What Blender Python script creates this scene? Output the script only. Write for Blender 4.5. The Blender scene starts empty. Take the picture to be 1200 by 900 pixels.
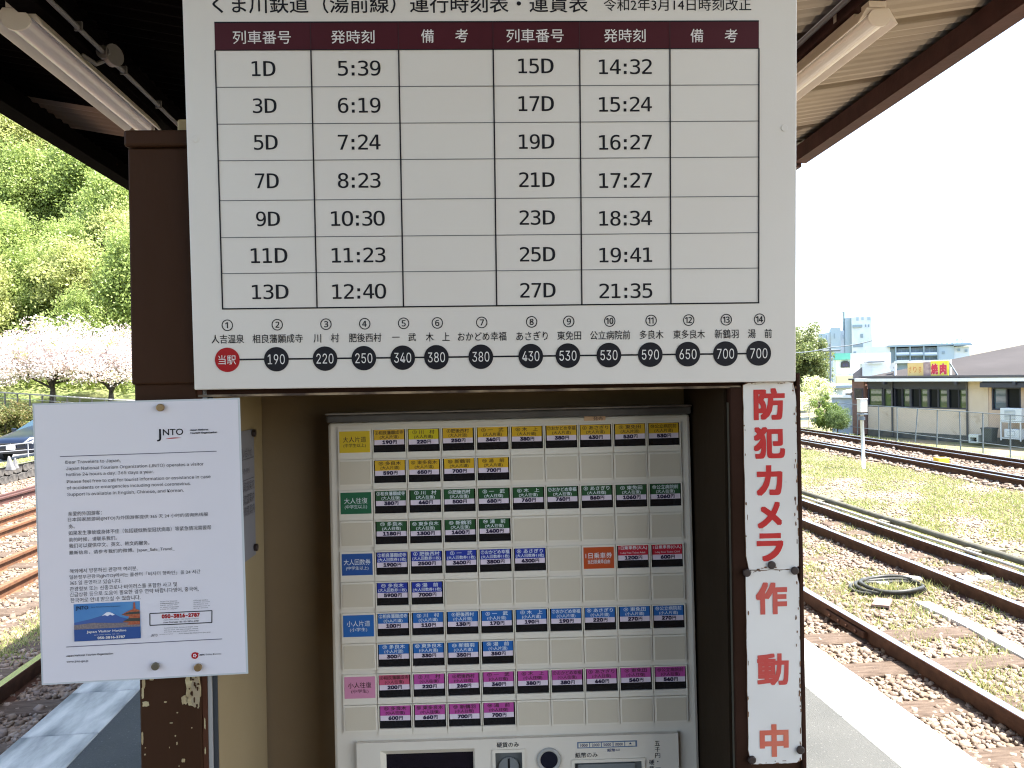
import bpy, math, random
import numpy as np
from mathutils import Vector, Matrix

random.seed(7)
RNG = np.random.default_rng(7)
S = bpy.context.scene
COL = S.collection

# ------------------------------------------------------------------ camera frame (world: X right, Y ahead, Z up, platform top = 0)
def _n(v):
    v = np.array(v, float); return v / np.linalg.norm(v)
_D = _n((.021, 1, .012)); _X = _n((1, -(.021 + .0245 * .012), .0245)); _Y = np.cross(_X, _D)
MW = np.array([_X, _Y, -_D]); CAM = np.array([0, 0, 1.45])
def ray(px, py): return MW @ np.array([(px - 600) / 900, (py - 450) / 900, 1.0])
def ground(px, py, z):
    r = ray(px, py); return CAM + r * ((z - CAM[2]) / r[2])
def at_y(px, py, y):
    r = ray(px, py); return CAM + r * (y / r[1])

cam_data = bpy.data.cameras.new('camera'); cam = bpy.data.objects.new('camera', cam_data); COL.objects.link(cam)
cam_data.sensor_width = 36; cam_data.lens = 27; cam_data.clip_start = .02; cam_data.clip_end = 3000
ex, ey, ez = MW @ np.array([1., 0, 0]), MW @ np.array([0, -1., 0]), MW @ np.array([0, 0, -1.])
cam.matrix_world = Matrix(((ex[0], ey[0], ez[0], CAM[0]), (ex[1], ey[1], ez[1], CAM[1]), (ex[2], ey[2], ez[2], CAM[2]), (0, 0, 0, 1)))
S.camera = cam

# track frame
_T = ray(512, 441); _T[2] = 0; TR = _n(_T); NR = np.array([TR[1], -TR[0], 0])
def ls(L, s, z): return NR * L + TR * s + np.array([0, 0, z])
TRM = Matrix(((NR[0], TR[0], 0, 0), (NR[1], TR[1], 0, 0), (0, 0, 1, 0), (0, 0, 0, 1)))   # local x = L, y = s

# ------------------------------------------------------------------ world, sun, exposure
sun_dir = _n(NR * .45 - TR * .15 + np.array([0, 0, 1.0]))
SUN_EL = math.asin(sun_dir[2]); SUN_AZ = math.atan2(sun_dir[0], sun_dir[1])
world = bpy.data.worlds.new('World'); S.world = world; world.use_nodes = True
wn = world.node_tree; bg = wn.nodes['Background']
sky = wn.nodes.new('ShaderNodeTexSky'); sky.sky_type = 'NISHITA'; sky.sun_disc = False
sky.sun_elevation = SUN_EL; sky.sun_rotation = SUN_AZ; sky.dust_density = 2.5; sky.air_density = 1.0; sky.ozone_density = 1.0
wn.links.new(sky.outputs[0], bg.inputs[0]); bg.inputs[1].default_value = .13
sun = bpy.data.lights.new('sun', 'SUN'); sun.energy = 4.2; sun.angle = math.radians(.5); sun.color = (1, .95, .87)
so = bpy.data.objects.new('sun', sun); COL.objects.link(so)
so.rotation_euler = Vector(sun_dir).to_track_quat('Z', 'Y').to_euler(); so.location = (20, 20, 40)
S.view_settings.view_transform = 'Standard'; S.view_settings.look = 'None'; S.view_settings.gamma = 1
S.view_settings.exposure = 2.7
S.render.engine = 'CYCLES'
S.cycles.use_denoising = True; S.cycles.denoising_prefilter = 'NONE'; S.cycles.pixel_filter_type = 'BLACKMAN_HARRIS'; S.cycles.filter_width = 1.15; S.cycles.max_bounces = 8; S.cycles.diffuse_bounces = 5; S.cycles.transparent_max_bounces = 8
S.cycles.sample_clamp_indirect = 6; S.cycles.caustics_reflective = False; S.cycles.caustics_refractive = False

# ------------------------------------------------------------------ materials
MATS = {}
def mat(name, c, rough=.6, c2=None, scale=8., amt=.5, bump=0., bscale=None, metal=0., detail=5., spec=.5, voro=False, stretch=None,
        island=None, trans=0., coat=0., speck=None, spscale=60., sprange=(.68, .72)):
    if name in MATS: return MATS[name]
    m = bpy.data.materials.new(name); m.use_nodes = True; t = m.node_tree; p = t.nodes['Principled BSDF']
    p.inputs['Roughness'].default_value = rough; p.inputs['Metallic'].default_value = metal
    p.inputs['Specular IOR Level'].default_value = spec; p.inputs['Coat Weight'].default_value = coat
    p.inputs['Base Color'].default_value = (*c, 1)
    tc = t.nodes.new('ShaderNodeTexCoord'); vec = tc.outputs['Object']
    if stretch:
        mp = t.nodes.new('ShaderNodeMapping'); mp.inputs['Scale'].default_value = stretch
        t.links.new(vec, mp.inputs[0]); vec = mp.outputs[0]
    colout = None
    if c2 is not None:
        nz = t.nodes.new('ShaderNodeTexNoise'); nz.inputs['Scale'].default_value = scale; nz.inputs['Detail'].default_value = detail
        t.links.new(vec, nz.inputs['Vector'])
        rp = t.nodes.new('ShaderNodeValToRGB'); e = rp.color_ramp.elements
        e[0].position = .5 - amt * .5 * .6; e[1].position = .5 + amt * .5 * .6; e[0].color = (*c, 1); e[1].color = (*c2, 1)
        t.links.new(nz.outputs['Fac'], rp.inputs[0]); colout = rp.outputs[0]
    if island:
        g = t.nodes.new('ShaderNodeNewGeometry'); rp = t.nodes.new('ShaderNodeValToRGB'); e = rp.color_ramp.elements
        rp.color_ramp.interpolation = 'LINEAR'
        while len(e) < len(island): e.new(.5)
        for k, cc in enumerate(island): e[k].position = k / (len(island) - 1); e[k].color = (*cc, 1)
        t.links.new(g.outputs['Random Per Island'], rp.inputs[0])
        if colout is not None:
            mx = t.nodes.new('ShaderNodeMix'); mx.data_type = 'RGBA'; mx.inputs[0].default_value = .45
            t.links.new(rp.outputs[0], mx.inputs[6]); t.links.new(colout, mx.inputs[7]); colout = mx.outputs[2]
        else: colout = rp.outputs[0]
    if speck:
        n2 = t.nodes.new('ShaderNodeTexNoise'); n2.inputs['Scale'].default_value = spscale; n2.inputs['Detail'].default_value = 6
        t.links.new(tc.outputs['Object'], n2.inputs['Vector'])
        mr = t.nodes.new('ShaderNodeMapRange'); mr.inputs[1].default_value = sprange[0]; mr.inputs[2].default_value = sprange[1]
        t.links.new(n2.outputs['Fac'], mr.inputs[0])
        mx = t.nodes.new('ShaderNodeMix'); mx.data_type = 'RGBA'; mx.inputs[7].default_value = (*speck, 1)
        t.links.new(mr.outputs[0], mx.inputs[0])
        if colout is not None: t.links.new(colout, mx.inputs[6])
        else: mx.inputs[6].default_value = (*c, 1)
        colout = mx.outputs[2]
    if colout is not None: t.links.new(colout, p.inputs['Base Color'])
    if bump:
        if voro:
            b = t.nodes.new('ShaderNodeTexVoronoi'); b.inputs['Scale'].default_value = bscale or 20; src = b.outputs['Distance']
        else:
            b = t.nodes.new('ShaderNodeTexNoise'); b.inputs['Scale'].default_value = bscale or scale * 2; b.inputs['Detail'].default_value = 6; src = b.outputs['Fac']
        t.links.new(vec, b.inputs['Vector'])
        bp = t.nodes.new('ShaderNodeBump'); bp.inputs['Strength'].default_value = bump; bp.inputs['Distance'].default_value = .02
        t.links.new(src, bp.inputs['Height']); t.links.new(bp.outputs[0], p.inputs['Normal'])
    if trans:
        out = t.nodes['Material Output']; tr = t.nodes.new('ShaderNodeBsdfTranslucent'); ms = t.nodes.new('ShaderNodeMixShader')
        ms.inputs[0].default_value = trans
        if colout is not None: t.links.new(colout, tr.inputs[0])
        else: tr.inputs[0].default_value = (*c, 1)
        t.links.new(p.outputs[0], ms.inputs[1]); t.links.new(tr.outputs[0], ms.inputs[2]); t.links.new(ms.outputs[0], out.inputs[0])
    MATS[name] = m; return m

M_board = mat('board_white', (.70, .66, .60), .38, c2=(.73, .70, .645), scale=3, bump=.02, bscale=400, speck=(.55, .52, .46), spscale=9, sprange=(.74, .8))
M_ink = mat('ink', (.010, .010, .014), .55, spec=.25)
M_rule = mat('thin_rule', (.12, .12, .13), .5)
M_maroon = mat('header_maroon', (.055, .008, .013), .5, spec=.25, c2=(.065, .010, .016), scale=6)
M_whiteink = mat('white_ink', (.72, .70, .68), .5)
M_redink = mat('red_ink', (.38, .008, .010), .5, spec=.25)
M_redfade = mat('red_fading', (.50, .012, .014), .5, spec=.3, c2=(.53, .04, .035), scale=22, amt=.9)
M_redfade2 = mat('red_faded', (.53, .045, .04), .5, c2=(.57, .11, .08), scale=16, amt=.9)
M_redfade3 = mat('red_most_faded', (.58, .10, .06), .5, c2=(.62, .20, .12), scale=16, amt=.9)
M_brown = mat('brown_paint', (.036, .015, .006), .6, spec=.10, c2=(.054, .025, .013), scale=7, amt=.9, bump=.06, bscale=40, stretch=(1, .35, 1), speck=(.25, .19, .11), spscale=38, sprange=(.80, .81))
M_brown2 = mat('dark_brown_trim', (.024, .011, .006), .6, spec=.05, c2=(.035, .016, .011), scale=9, bump=.03, bscale=90, speck=(.10, .05, .03), spscale=60, sprange=(.70, .74))
M_cream = mat('cream_wall', (.26, .195, .105), .65, spec=.2, c2=(.30, .23, .13), scale=4, bump=.03, bscale=60, speck=(.10, .07, .04), spscale=45, sprange=(.775, .785))
M_chip = mat('cream_under_paint', (.48, .40, .22), .7, c2=(.36, .27, .14), scale=60, bump=.2, bscale=200)
M_alu = mat('pale_aluminium', (.34, .33, .31), .6, spec=.2)
M_rubber = mat('dark_rubber', (.03, .035, .04), .6)
M_body = mat('machine_enamel', (.70, .64, .54), .45, c2=(.73, .67, .57), scale=3, bump=.015, bscale=300)
M_cell = mat('machine_cell', (.75, .69, .58), .45, bump=.02, bscale=500)
M_blank = mat('machine_blank', (.60, .53, .41), .55, bump=.05, bscale=900)
M_dark = mat('dark_window', (.014, .013, .014), .18)
M_panelgrey = mat('panel_grey', (.13, .14, .14), .4)
M_paper = mat('notice_paper', (.70, .68, .72), .32, c2=(.73, .71, .75), scale=3, coat=.25)
M_laminate = mat('laminate_edge', (.55, .58, .60), .25)
M_plate = mat('sign_enamel', (.78, .76, .72), .33, c2=(.70, .68, .64), scale=5, bump=.05, bscale=12, speck=(.36, .28, .18), spscale=24, sprange=(.70, .78))
M_rust = mat('rust_edge', (.10, .045, .02), .8, c2=(.20, .10, .05), scale=60, bump=.2, bscale=200)
M_screw = mat('dark_screw', (.028, .017, .015), .45)
M_brass = mat('brass_magnet', (.28, .19, .09), .38, metal=.6)
M_grey_magnet = mat('grey_magnet', (.16, .15, .11), .38, metal=.6)
M_lampwhite = mat('lamp_enamel', (.62, .57, .52), .4, c2=(.66, .61, .56), scale=8, speck=(.2, .14, .1), spscale=50, sprange=(.74, .77))
M_tube = mat('lamp_tube', (.60, .56, .58), .2)
M_steelbrown = mat('maroon_steel', (.045, .017, .015), .6, spec=.2, c2=(.065, .025, .022), scale=7, bump=.08, bscale=40, speck=(.30, .20, .18), spscale=12, sprange=(.70, .74))
M_shadesteel = mat('shade_black_steel', (.0018, .0013, .0012), .9, spec=.02, c2=(.003, .002, .002), scale=6, speck=(.06, .025, .015), spscale=14, sprange=(.74, .78))  # steel colour blackened to hold the backlit shade under the canopy
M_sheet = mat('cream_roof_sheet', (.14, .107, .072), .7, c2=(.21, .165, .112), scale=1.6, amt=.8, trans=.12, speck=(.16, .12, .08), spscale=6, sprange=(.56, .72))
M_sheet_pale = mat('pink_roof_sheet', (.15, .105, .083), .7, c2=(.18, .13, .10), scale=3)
M_shadesheet = mat('shade_black_roof_sheet', (.0018, .0014, .0014), .95, spec=.02)  # roof sheet colour blackened, underside shade painted in
M_conduit = mat('grey_conduit', (.16, .15, .15), .5)
M_timber = mat('pale_timber', (.42, .30, .14), .7, c2=(.34, .23, .10), scale=30)
M_rail = mat('rusty_rail', (.045, .020, .012), .75, spec=.2, c2=(.075, .035, .02), scale=14, bump=.1, bscale=60)
M_rail_or = mat('orange_rail', (.15, .065, .028), .8, c2=(.10, .043, .02), scale=14, bump=.1, bscale=60)
M_railtop = mat('polished_rail_head', (.62, .62, .62), .22, metal=1.)
M_sleeper = mat('weathered_sleeper', (.105, .080, .062), .9, spec=.1, c2=(.062, .045, .034), scale=6, bump=.5, bscale=30, stretch=(1, 6, 1))
M_asphalt = mat('platform_asphalt', (.056, .058, .056), .9, spec=.2, c2=(.076, .077, .073), scale=3, amt=.9, bump=.4, bscale=160, speck=(.13, .13, .125), spscale=95, sprange=(.62, .72))
M_block = mat('edge_concrete', (.40, .41, .39), .8, c2=(.38, .40, .39), scale=2.2, amt=.8, bump=.15, bscale=60)
M_wetblock = mat('stained_concrete', (.15, .16, .155), .7, spec=.25, c2=(.52, .50, .45), scale=3.2, amt=.5, bump=.2, bscale=50, stretch=(3.0, .8, 1))
M_concrete = mat('concrete', (.45, .44, .41), .8, c2=(.34, .33, .30), scale=6, bump=.2, bscale=40)
M_gravelbed = mat('gravel_bed', (.10, .065, .042), .9, c2=(.19, .135, .09), scale=14, amt=.6, bump=1., bscale=22, voro=True)
M_stone = mat('ballast_stone', (.2, .2, .2), .85, island=[(.075, .052, .037), (.19, .145, .105), (.115, .082, .058), (.26, .21, .165), (.095, .064, .046), (.18, .15, .125)], bump=.2, bscale=60)
M_darkstone = mat('dark_ballast_stone', (.2, .2, .2), .85, island=[(.07, .045, .035), (.17, .11, .08), (.11, .075, .06), (.20, .15, .12), (.09, .06, .05)], bump=.2, bscale=60)
M_dirtgrass = mat('weedy_ground', (.10, .115, .035), .95, c2=(.19, .145, .095), scale=.9, amt=.5, bump=.6, bscale=18)
M_grass = mat('grass_blade', (.1, .15, .03), .7, island=[(.19, .24, .06), (.28, .30, .10), (.36, .32, .16), (.17, .23, .05)], trans=.35)
M_bank = mat('grassy_bank', (.10, .14, .035), .95, c2=(.17, .18, .065), scale=.35, amt=.6, bump=.6, bscale=6)
M_hill = mat('hill_undergrowth', (.10, .13, .035), .95, c2=(.19, .22, .07), scale=.25, amt=.7, bump=1., bscale=2)
M_road = mat('pale_road', (.11, .11, .11), .85, c2=(.13, .13, .125), scale=.5)
def leafmat(name, cols, trans=.4): return mat(name, cols[0], .55, island=cols, c2=tuple(.9 * x for x in cols[len(cols) // 2]), scale=.35, amt=.8, trans=trans)
M_leafA = leafmat('spring_leaf', [(.27, .31, .08), (.38, .42, .14), (.48, .50, .22), (.33, .37, .12)], .5)
M_leafB = leafmat('fresh_green_leaf', [(.19, .26, .06), (.27, .35, .10), (.36, .43, .14), (.21, .29, .07)], .5)
M_leafC = leafmat('dark_evergreen_leaf', [(.08, .13, .04), (.12, .18, .06), (.16, .22, .06)], .4)
M_leafD = leafmat('greyish_leaf', [(.17, .19, .09), (.26, .26, .13), (.20, .22, .10)])
M_blossom = mat('cherry_blossom', (.5, .4, .4), .6, island=[(.52, .43, .42), (.66, .61, .61), (.42, .30, .26), (.68, .64, .64), (.58, .50, .49), (.30, .20, .13)], trans=.3)
M_bark = mat('bark', (.030, .023, .019), .9, c2=(.055, .043, .035), scale=8, bump=.6, bscale=20)
M_bushleaf = leafmat('clipped_bush_leaf', [(.07, .11, .02), (.13, .17, .04), (.20, .12, .05), (.06, .10, .02)])
M_far = mat('hazy_blue_wall', (.33, .42, .50), .8, c2=(.25, .35, .44), scale=.25, amt=.9, stretch=(1, 1, .3))  # distance haze mixed into the far wall, window and beam colours
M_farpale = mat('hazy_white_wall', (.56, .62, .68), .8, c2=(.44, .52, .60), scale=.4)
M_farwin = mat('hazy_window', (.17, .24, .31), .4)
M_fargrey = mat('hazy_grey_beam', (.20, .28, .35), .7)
M_teal = mat('teal_fascia', (.10, .38, .32), .7)
M_creamwall = mat('restaurant_cream_render', (.50, .41, .30), .9, c2=(.54, .45, .34), scale=1.5, bump=.2, bscale=30, speck=(.30, .22, .14), spscale=2.2, sprange=(.6, .8))
M_navy = mat('navy_timber', (.020, .022, .034), .5)
M_glass = mat('dark_glass', (.006, .008, .009), .25, spec=.12)
M_roof = mat('grey_metal_roof', (.050, .047, .047), .95, spec=.05, c2=(.064, .060, .060), scale=.8, bump=.2, bscale=10, stretch=(.3, 1, 1))
M_fascia = mat('white_fascia', (.66, .66, .63), .5)
M_yellow = mat('sign_yellow', (.70, .62, .04), .5)
M_orange = mat('sign_orange', (.62, .42, .14), .5, c2=(.66, .48, .20), scale=3)
M_signred = mat('sign_red', (.52, .02, .05), .5)
M_meat = mat('sign_picture', (.20, .12, .13), .5, c2=(.42, .30, .27), scale=3.5, amt=.4)
M_brickwall = mat('brown_annex_wall', (.13, .07, .055), .8, c2=(.17, .09, .07), scale=6)
M_shed = mat('shed_sheet', (.34, .40, .46), .6, c2=(.42, .48, .53), scale=2)
M_galv = mat('galvanised_steel', (.10, .125, .145), .6)
M_acwhite = mat('ac_white', (.46, .50, .50), .5)
M_grille = mat('ac_grille', (.25, .29, .30), .6)
M_blacktube = mat('black_hose', (.014, .015, .014), .5, spec=.3, c2=(.04, .04, .032), scale=14)
M_carblue = mat('car_blue', (.004, .008, .020), .3, spec=.35, coat=.25)
M_carglass = mat('car_glass', (.02, .04, .05), .12, spec=.5)
M_carlight = mat('car_headlight', (.70, .72, .74), .15, coat=.6)
M_tyre = mat('tyre_black', (.015, .015, .015), .8)
M_chrome = mat('chrome', (.6, .6, .62), .15, metal=1.)
M_wallstone = mat('retaining_stone', (.095, .088, .078), .9, c2=(.03, .028, .026), scale=9, bump=.5, bscale=14)
M_mortar = mat('dark_mortar', (.035, .033, .03), .95)
M_slips = {k: mat('slip_' + k, v, .35) for k, v in dict(yellow=(.66, .40, .02), bright=(.62, .50, .01), green=(.018, .080, .024), darkblue=(.015, .035, .32),
          blue=(.02, .13, .42), pink=(.46, .075, .31), rose=(.55, .10, .18), red=(.50, .01, .03), orange=(.50, .075, .015), palepink=(.62, .25, .38), catgreen=(.010, .12, .050), catblue=(.015, .08, .30), catyellow=(.68, .47, .01)).items()}
M_price = mat('price_strip', (.74, .64, .72), .4)

# ------------------------------------------------------------------ mesh builder
ROOTM = {}
class MB:
    def __init__(s): s.v = []; s.f = []; s.m = []
    def add(s, vs, fs, m=0):
        o = len(s.v); s.v += [tuple(map(float, p)) for p in vs]; s.f += [tuple(i + o for i in f) for f in fs]; s.m += [m] * len(fs); return s
    def box(s, x0, y0, z0, x1, y1, z1, m=0):
        x0, x1 = sorted((x0, x1)); y0, y1 = sorted((y0, y1)); z0, z1 = sorted((z0, z1))
        v = [(x0, y0, z0), (x1, y0, z0), (x1, y1, z0), (x0, y1, z0), (x0, y0, z1), (x1, y0, z1), (x1, y1, z1), (x0, y1, z1)]
        return s.add(v, [(0, 3, 2, 1), (4, 5, 6, 7), (0, 1, 5, 4), (1, 2, 6, 5), (2, 3, 7, 6), (3, 0, 4, 7)], m)
    def quad(s, a, b, c, d, m=0): return s.add([a, b, c, d], [(0, 1, 2, 3)], m)
    def prism(s, poly, z0, z1, m=0, axis='z'):
        n = len(poly)
        def P(p, z): return (p[0], p[1], z) if axis == 'z' else ((p[0], z, p[1]) if axis == 'y' else (z, p[0], p[1]))
        v = [P(p, z0) for p in poly] + [P(p, z1) for p in poly]
        return s.add(v, [tuple(range(n))[::-1], tuple(range(n, 2 * n))] + [(i, (i + 1) % n, n + (i + 1) % n, n + i) for i in range(n)], m)
    def tube(s, pts, r, n=8, m=0, cap=True):
        pts = [Vector(p) for p in pts]; rs = r if isinstance(r, (list, tuple)) else [r] * len(pts); vs = []; fs = []
        up = None
        for i, p in enumerate(pts):
            d = (pts[min(i + 1, len(pts) - 1)] - pts[max(i - 1, 0)]).normalized()
            if up is None or abs(up.dot(d)) > .99: up = Vector((0, 0, 1)) if abs(d.z) < .9 else Vector((1, 0, 0))
            a = d.cross(up).normalized(); b = d.cross(a).normalized(); up = -b if b.dot(up) < 0 else b
            for k in range(n):
                t = 2 * math.pi * k / n; vs.append(tuple(p + (a * math.cos(t) + b * math.sin(t)) * rs[i]))
        for i in range(len(pts) - 1):
            for k in range(n): fs.append((i * n + k, i * n + (k + 1) % n, (i + 1) * n + (k + 1) % n, (i + 1) * n + k))
        if cap: fs += [tuple(range(n)), tuple(range((len(pts) - 1) * n, len(pts) * n))[::-1]]
        return s.add(vs, fs, m)
    def disc(s, cx, cy, r, z0, z1, n=28, m=0): return s.prism([(cx + r * math.cos(2 * math.pi * k / n), cy + r * math.sin(2 * math.pi * k / n)) for k in range(n)], z0, z1, m)
    def mesh(s, name, mats):
        me = bpy.data.meshes.new(name); me.from_pydata(s.v, [], s.f)
        for m in (mats if isinstance(mats, (list, tuple)) else [mats]): me.materials.append(m)
        if any(s.m): me.polygons.foreach_set('material_index', s.m)
        me.update(); return me
    def build(s, name, mats, parent=None, bevel=0, smooth=False, world=False):
        if world and parent is not None:
            inv = ROOTM[parent.name].inverted(); s.v = [tuple(inv @ Vector(p)) for p in s.v]
        me = s.mesh(name, mats)
        return link(name, me, parent, bevel, smooth)
def link(name, me, parent=None, bevel=0, smooth=False):
    o = bpy.data.objects.new(name, me); COL.objects.link(o)
    if parent is not None: o.parent = parent; ROOTM[o.name] = ROOTM[parent.name]
    else: ROOTM[o.name] = Matrix()
    if smooth: me.polygons.foreach_set('use_smooth', [True] * len(me.polygons))
    if bevel:
        b = o.modifiers.new('bevel', 'BEVEL'); b.width = bevel; b.segments = 2; b.limit_method = 'ANGLE'
    return o
def tag(o, label=None, cat=None, group=None, kind=None):
    for k, v in (('label', label), ('category', cat), ('group', group), ('kind', kind)):
        if v: o[k] = v
    return o
def thing(name, label=None, cat=None, M=None, group=None, kind=None):
    o = bpy.data.objects.new(name, None); COL.objects.link(o); M = Matrix() if M is None else M; o.empty_display_size = .05
    if not isinstance(M, Matrix): M = Matrix.Translation(Vector(M))
    o.matrix_world = M; ROOTM[o.name] = M
    return tag(o, label, cat, group, kind)

class Face:
    """a flat surface standing in the place: local x right, y up, z out of the surface"""
    def __init__(s, origin, r, up, anchor=None):
        s.o = Vector(origin); s.r = Vector(r).normalized(); u = Vector(up); s.u = (u - s.r * u.dot(s.r)).normalized(); s.n = s.r.cross(s.u)
        s.M = Matrix(((s.r.x, s.u.x, s.n.x, s.o.x), (s.r.y, s.u.y, s.n.y, s.o.y), (s.r.z, s.u.z, s.n.z, s.o.z), (0, 0, 0, 1)))
    def uv(s, px, py):
        d = Vector(ray(px, py)); c = Vector(CAM); t = (s.o - c).dot(s.n) / d.dot(s.n); p = c + d * t - s.o
        return p.dot(s.r), p.dot(s.u)
    def mpp(s, px, py):
        a = s.uv(px, py); b = s.uv(px + 1, py); return math.hypot(b[0] - a[0], b[1] - a[1])
def pose(scale, t, r1, r2):
    r1 = MW @ np.array(r1); r2 = MW @ np.array(r2); return Face(CAM + MW @ (np.array(t) * scale), r1, -r2)

# ------------------------------------------------------------------ lettering
_cu = bpy.data.curves.new('glyphs', 'FONT'); _to = bpy.data.objects.new('glyphs', _cu); _cache = {}
_base = _cu.font; FONTS = {}
for _k, _f in (('sans', 'Inter.woff2'), ('mono', 'DejaVuSansMono.woff2')):       # Blender's own bundled fonts
    try: FONTS[_k] = bpy.data.fonts.load(bpy.utils.system_resource('DATAFILES', path='fonts') + '/' + _f)
    except Exception: pass
_cu.font = _cu.font or _base
def glyphs(text, res=2, font=None):
    if font and not text.isascii(): font = None
    k = (text, res, font)
    if k not in _cache:
        _cu.font = FONTS.get(font, _base); _cu.body = text; _cu.resolution_u = res; me = _to.to_mesh()
        n = len(me.vertices); a = np.zeros(n * 3); me.vertices.foreach_get('co', a); a = a.reshape(-1, 3)[:, :2].copy()
        _cache[k] = (a, [tuple(p.vertices) for p in me.polygons]); _to.to_mesh_clear()
    return _cache[k]
def board_digits(text):
    """wide sans numerals: round letter O stands for the plain zero, narrow colon, broad D"""
    k = ('digits', text)
    if k not in _cache:
        x = 0.; V = []; F = []; a3 = glyphs('3', 3, 'mono')[0]; w3 = a3[:, 0].max() - a3[:, 0].min()
        for ch in text:
            a, f = glyphs('O' if ch == '0' else ch, 3, 'mono'); lo, hi = a.min(0), a.max(0); adv = w3 * (.80 if ch == ':' else (1.58 if ch == 'D' else 1.20))
            b = a.copy(); b[:, 0] = (a[:, 0] - (lo[0] + hi[0]) / 2) * (1.22 if ch == 'D' else (1.06 if ch == '0' else 1.)) + x + adv / 2
            n = sum(len(v) for v in V); V.append(b); F += [tuple(i + n for i in q) for q in f]; x += adv
        _cache[k] = (np.concatenate(V), F)
    return _cache[k]
def put_text(mb, text, cx, cy, w, h, z, m=0, res=2, bold=0., font=None):
    """centre the string's drawn extent on (cx, cy), w wide and h tall (metres); h=None or w=None keeps the letters' own proportion"""
    a, f = board_digits(text) if font == 'digits' else glyphs(text, res, font)
    if not len(a): return
    lo, hi = a.min(0), a.max(0); sz = hi - lo
    sx = w / sz[0] if w else None; sy = h / sz[1] if h else None
    if sx is None: sx = sy
    if sy is None: sy = sx
    g = bold * 1.0
    if g:
        if w: sx *= 1 - 2 * g * sx / w
        if h: sy *= 1 - 2 * g * sy / h
    b = (a - (lo + hi) / 2) * (sx, sy); n = 1 if not g else (4 if g < .03 else 9)
    for k in range(n):
        t = 2 * math.pi * (k + .5) / n; dx, dy = (g * sx * math.cos(t), g * sy * math.sin(t)) if g else (0, 0)
        if n == 9: dx, dy = g * sx * (k % 3 - 1), g * sy * (k // 3 - 1)
        mb.add([(cx + x + dx, cy + y + dy, z + .000012 * k) for x, y in b], f, m)
def px_text(mb, face, text, px, py, w, h, z, m=0, res=2, bold=0., font=None):
    k = face.mpp(px, py); u, v = face.uv(px, py); put_text(mb, text, u, v, w * k if w else None, h * k if h else None, z, m, res, bold, font)
def px_line(mb, face, a, b, wpx, z, m=0):
    (x0, y0), (x1, y1) = face.uv(*a), face.uv(*b); k = face.mpp(*a) * wpx / 2; d = Vector((x1 - x0, y1 - y0)).normalized(); n = Vector((-d.y, d.x)) * k
    mb.quad((x0 - n.x, y0 - n.y, z), (x1 - n.x, y1 - n.y, z), (x1 + n.x, y1 + n.y, z), (x0 + n.x, y0 + n.y, z), m)
def hline(mb, x0, x1, y, w, z, m=0): mb.quad((x0, y - w / 2, z), (x1, y - w / 2, z), (x1, y + w / 2, z), (x0, y + w / 2, z), m)
def vline(mb, x, y0, y1, w, z, m=0): mb.quad((x - w / 2, y0, z), (x + w / 2, y0, z), (x + w / 2, y1, z), (x - w / 2, y1, z), m)

# ================================================================== THE KIOSK
FK = pose(.0607, [4.0891, -.0456, 13.6809], [.9994, -.0170, .0306], [.0185, .9998, .0000])
def fk(px, py): return FK.uv(px, py)
GY = -FK.o.z / FK.u.z          # local y of the platform
kiosk = thing('ticket_kiosk', 'dark brown painted steel kiosk with peeling paint that frames the ticket machine', 'kiosk', FK.M)
GY = -(FK.o.z) / FK.u.z
xL_up = fk(153.5, 310)[0]; xR = fk(940.5, 700)[0]; xLp = fk(163, 800)[0]
y451 = fk(158, 451)[1]; y175 = fk(148, 175)[1]; y155 = fk(148, 155)[1]
xin = fk(254, 850)[0]; xrin = fk(852, 600)[0]
BACK = -.42
xUR = fk(925, 300)[0]
mb = MB(); mb.box(xL_up, y451, .004, xUR, y175, BACK); mb.build('upper_cabinet', M_brown, kiosk, bevel=.002)
mb = MB(); mb.box(xL_up - .002, y175 + .0005, .009, xUR, y155, BACK - .002); mb.build('top_cap', M_brown, kiosk, bevel=.003)
xa = fk(237, 850)[0]; xb = fk(243, 850)[0]; xc = fk(248, 850)[0]
mb = MB(); mb.box(xLp, GY, 0, xa, y451 + .008, -.03); mb.build('post_panel', M_brown, kiosk, bevel=.002)
mb = MB(); mb.box(xa + .0003, GY, -.001, xb, y451 - .001, -.03); mb.build('corner_angle', mat('reddish_angle', (.060, .024, .012), .6, spec=.08, c2=(.075, .03, .016), scale=9), kiosk)
mb = MB(); mb.box(xb + .0003, GY, -.002, xc, y451 - .001, -.03); mb.build('pale_trim', M_alu, kiosk)
mb = MB(); mb.box(xc + .0003, GY, -.004, xin - .0003, y451 - .001, -.03); mb.build('rubber_seal', M_rubber, kiosk)
mb = MB(); mb.box(xLp + .001, GY, -.0305, xin - .003, y451 + .012, BACK); mb.build('side_box', M_brown, kiosk)
# lintel under the board
yl0 = fk(500, 459.5)[1]
mb = MB(); mb.box(xLp + .002, yl0, -.002, xR - .004, y451 - .0015, -.05); mb.build('lintel', M_brown2, kiosk, bevel=.001)
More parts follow.
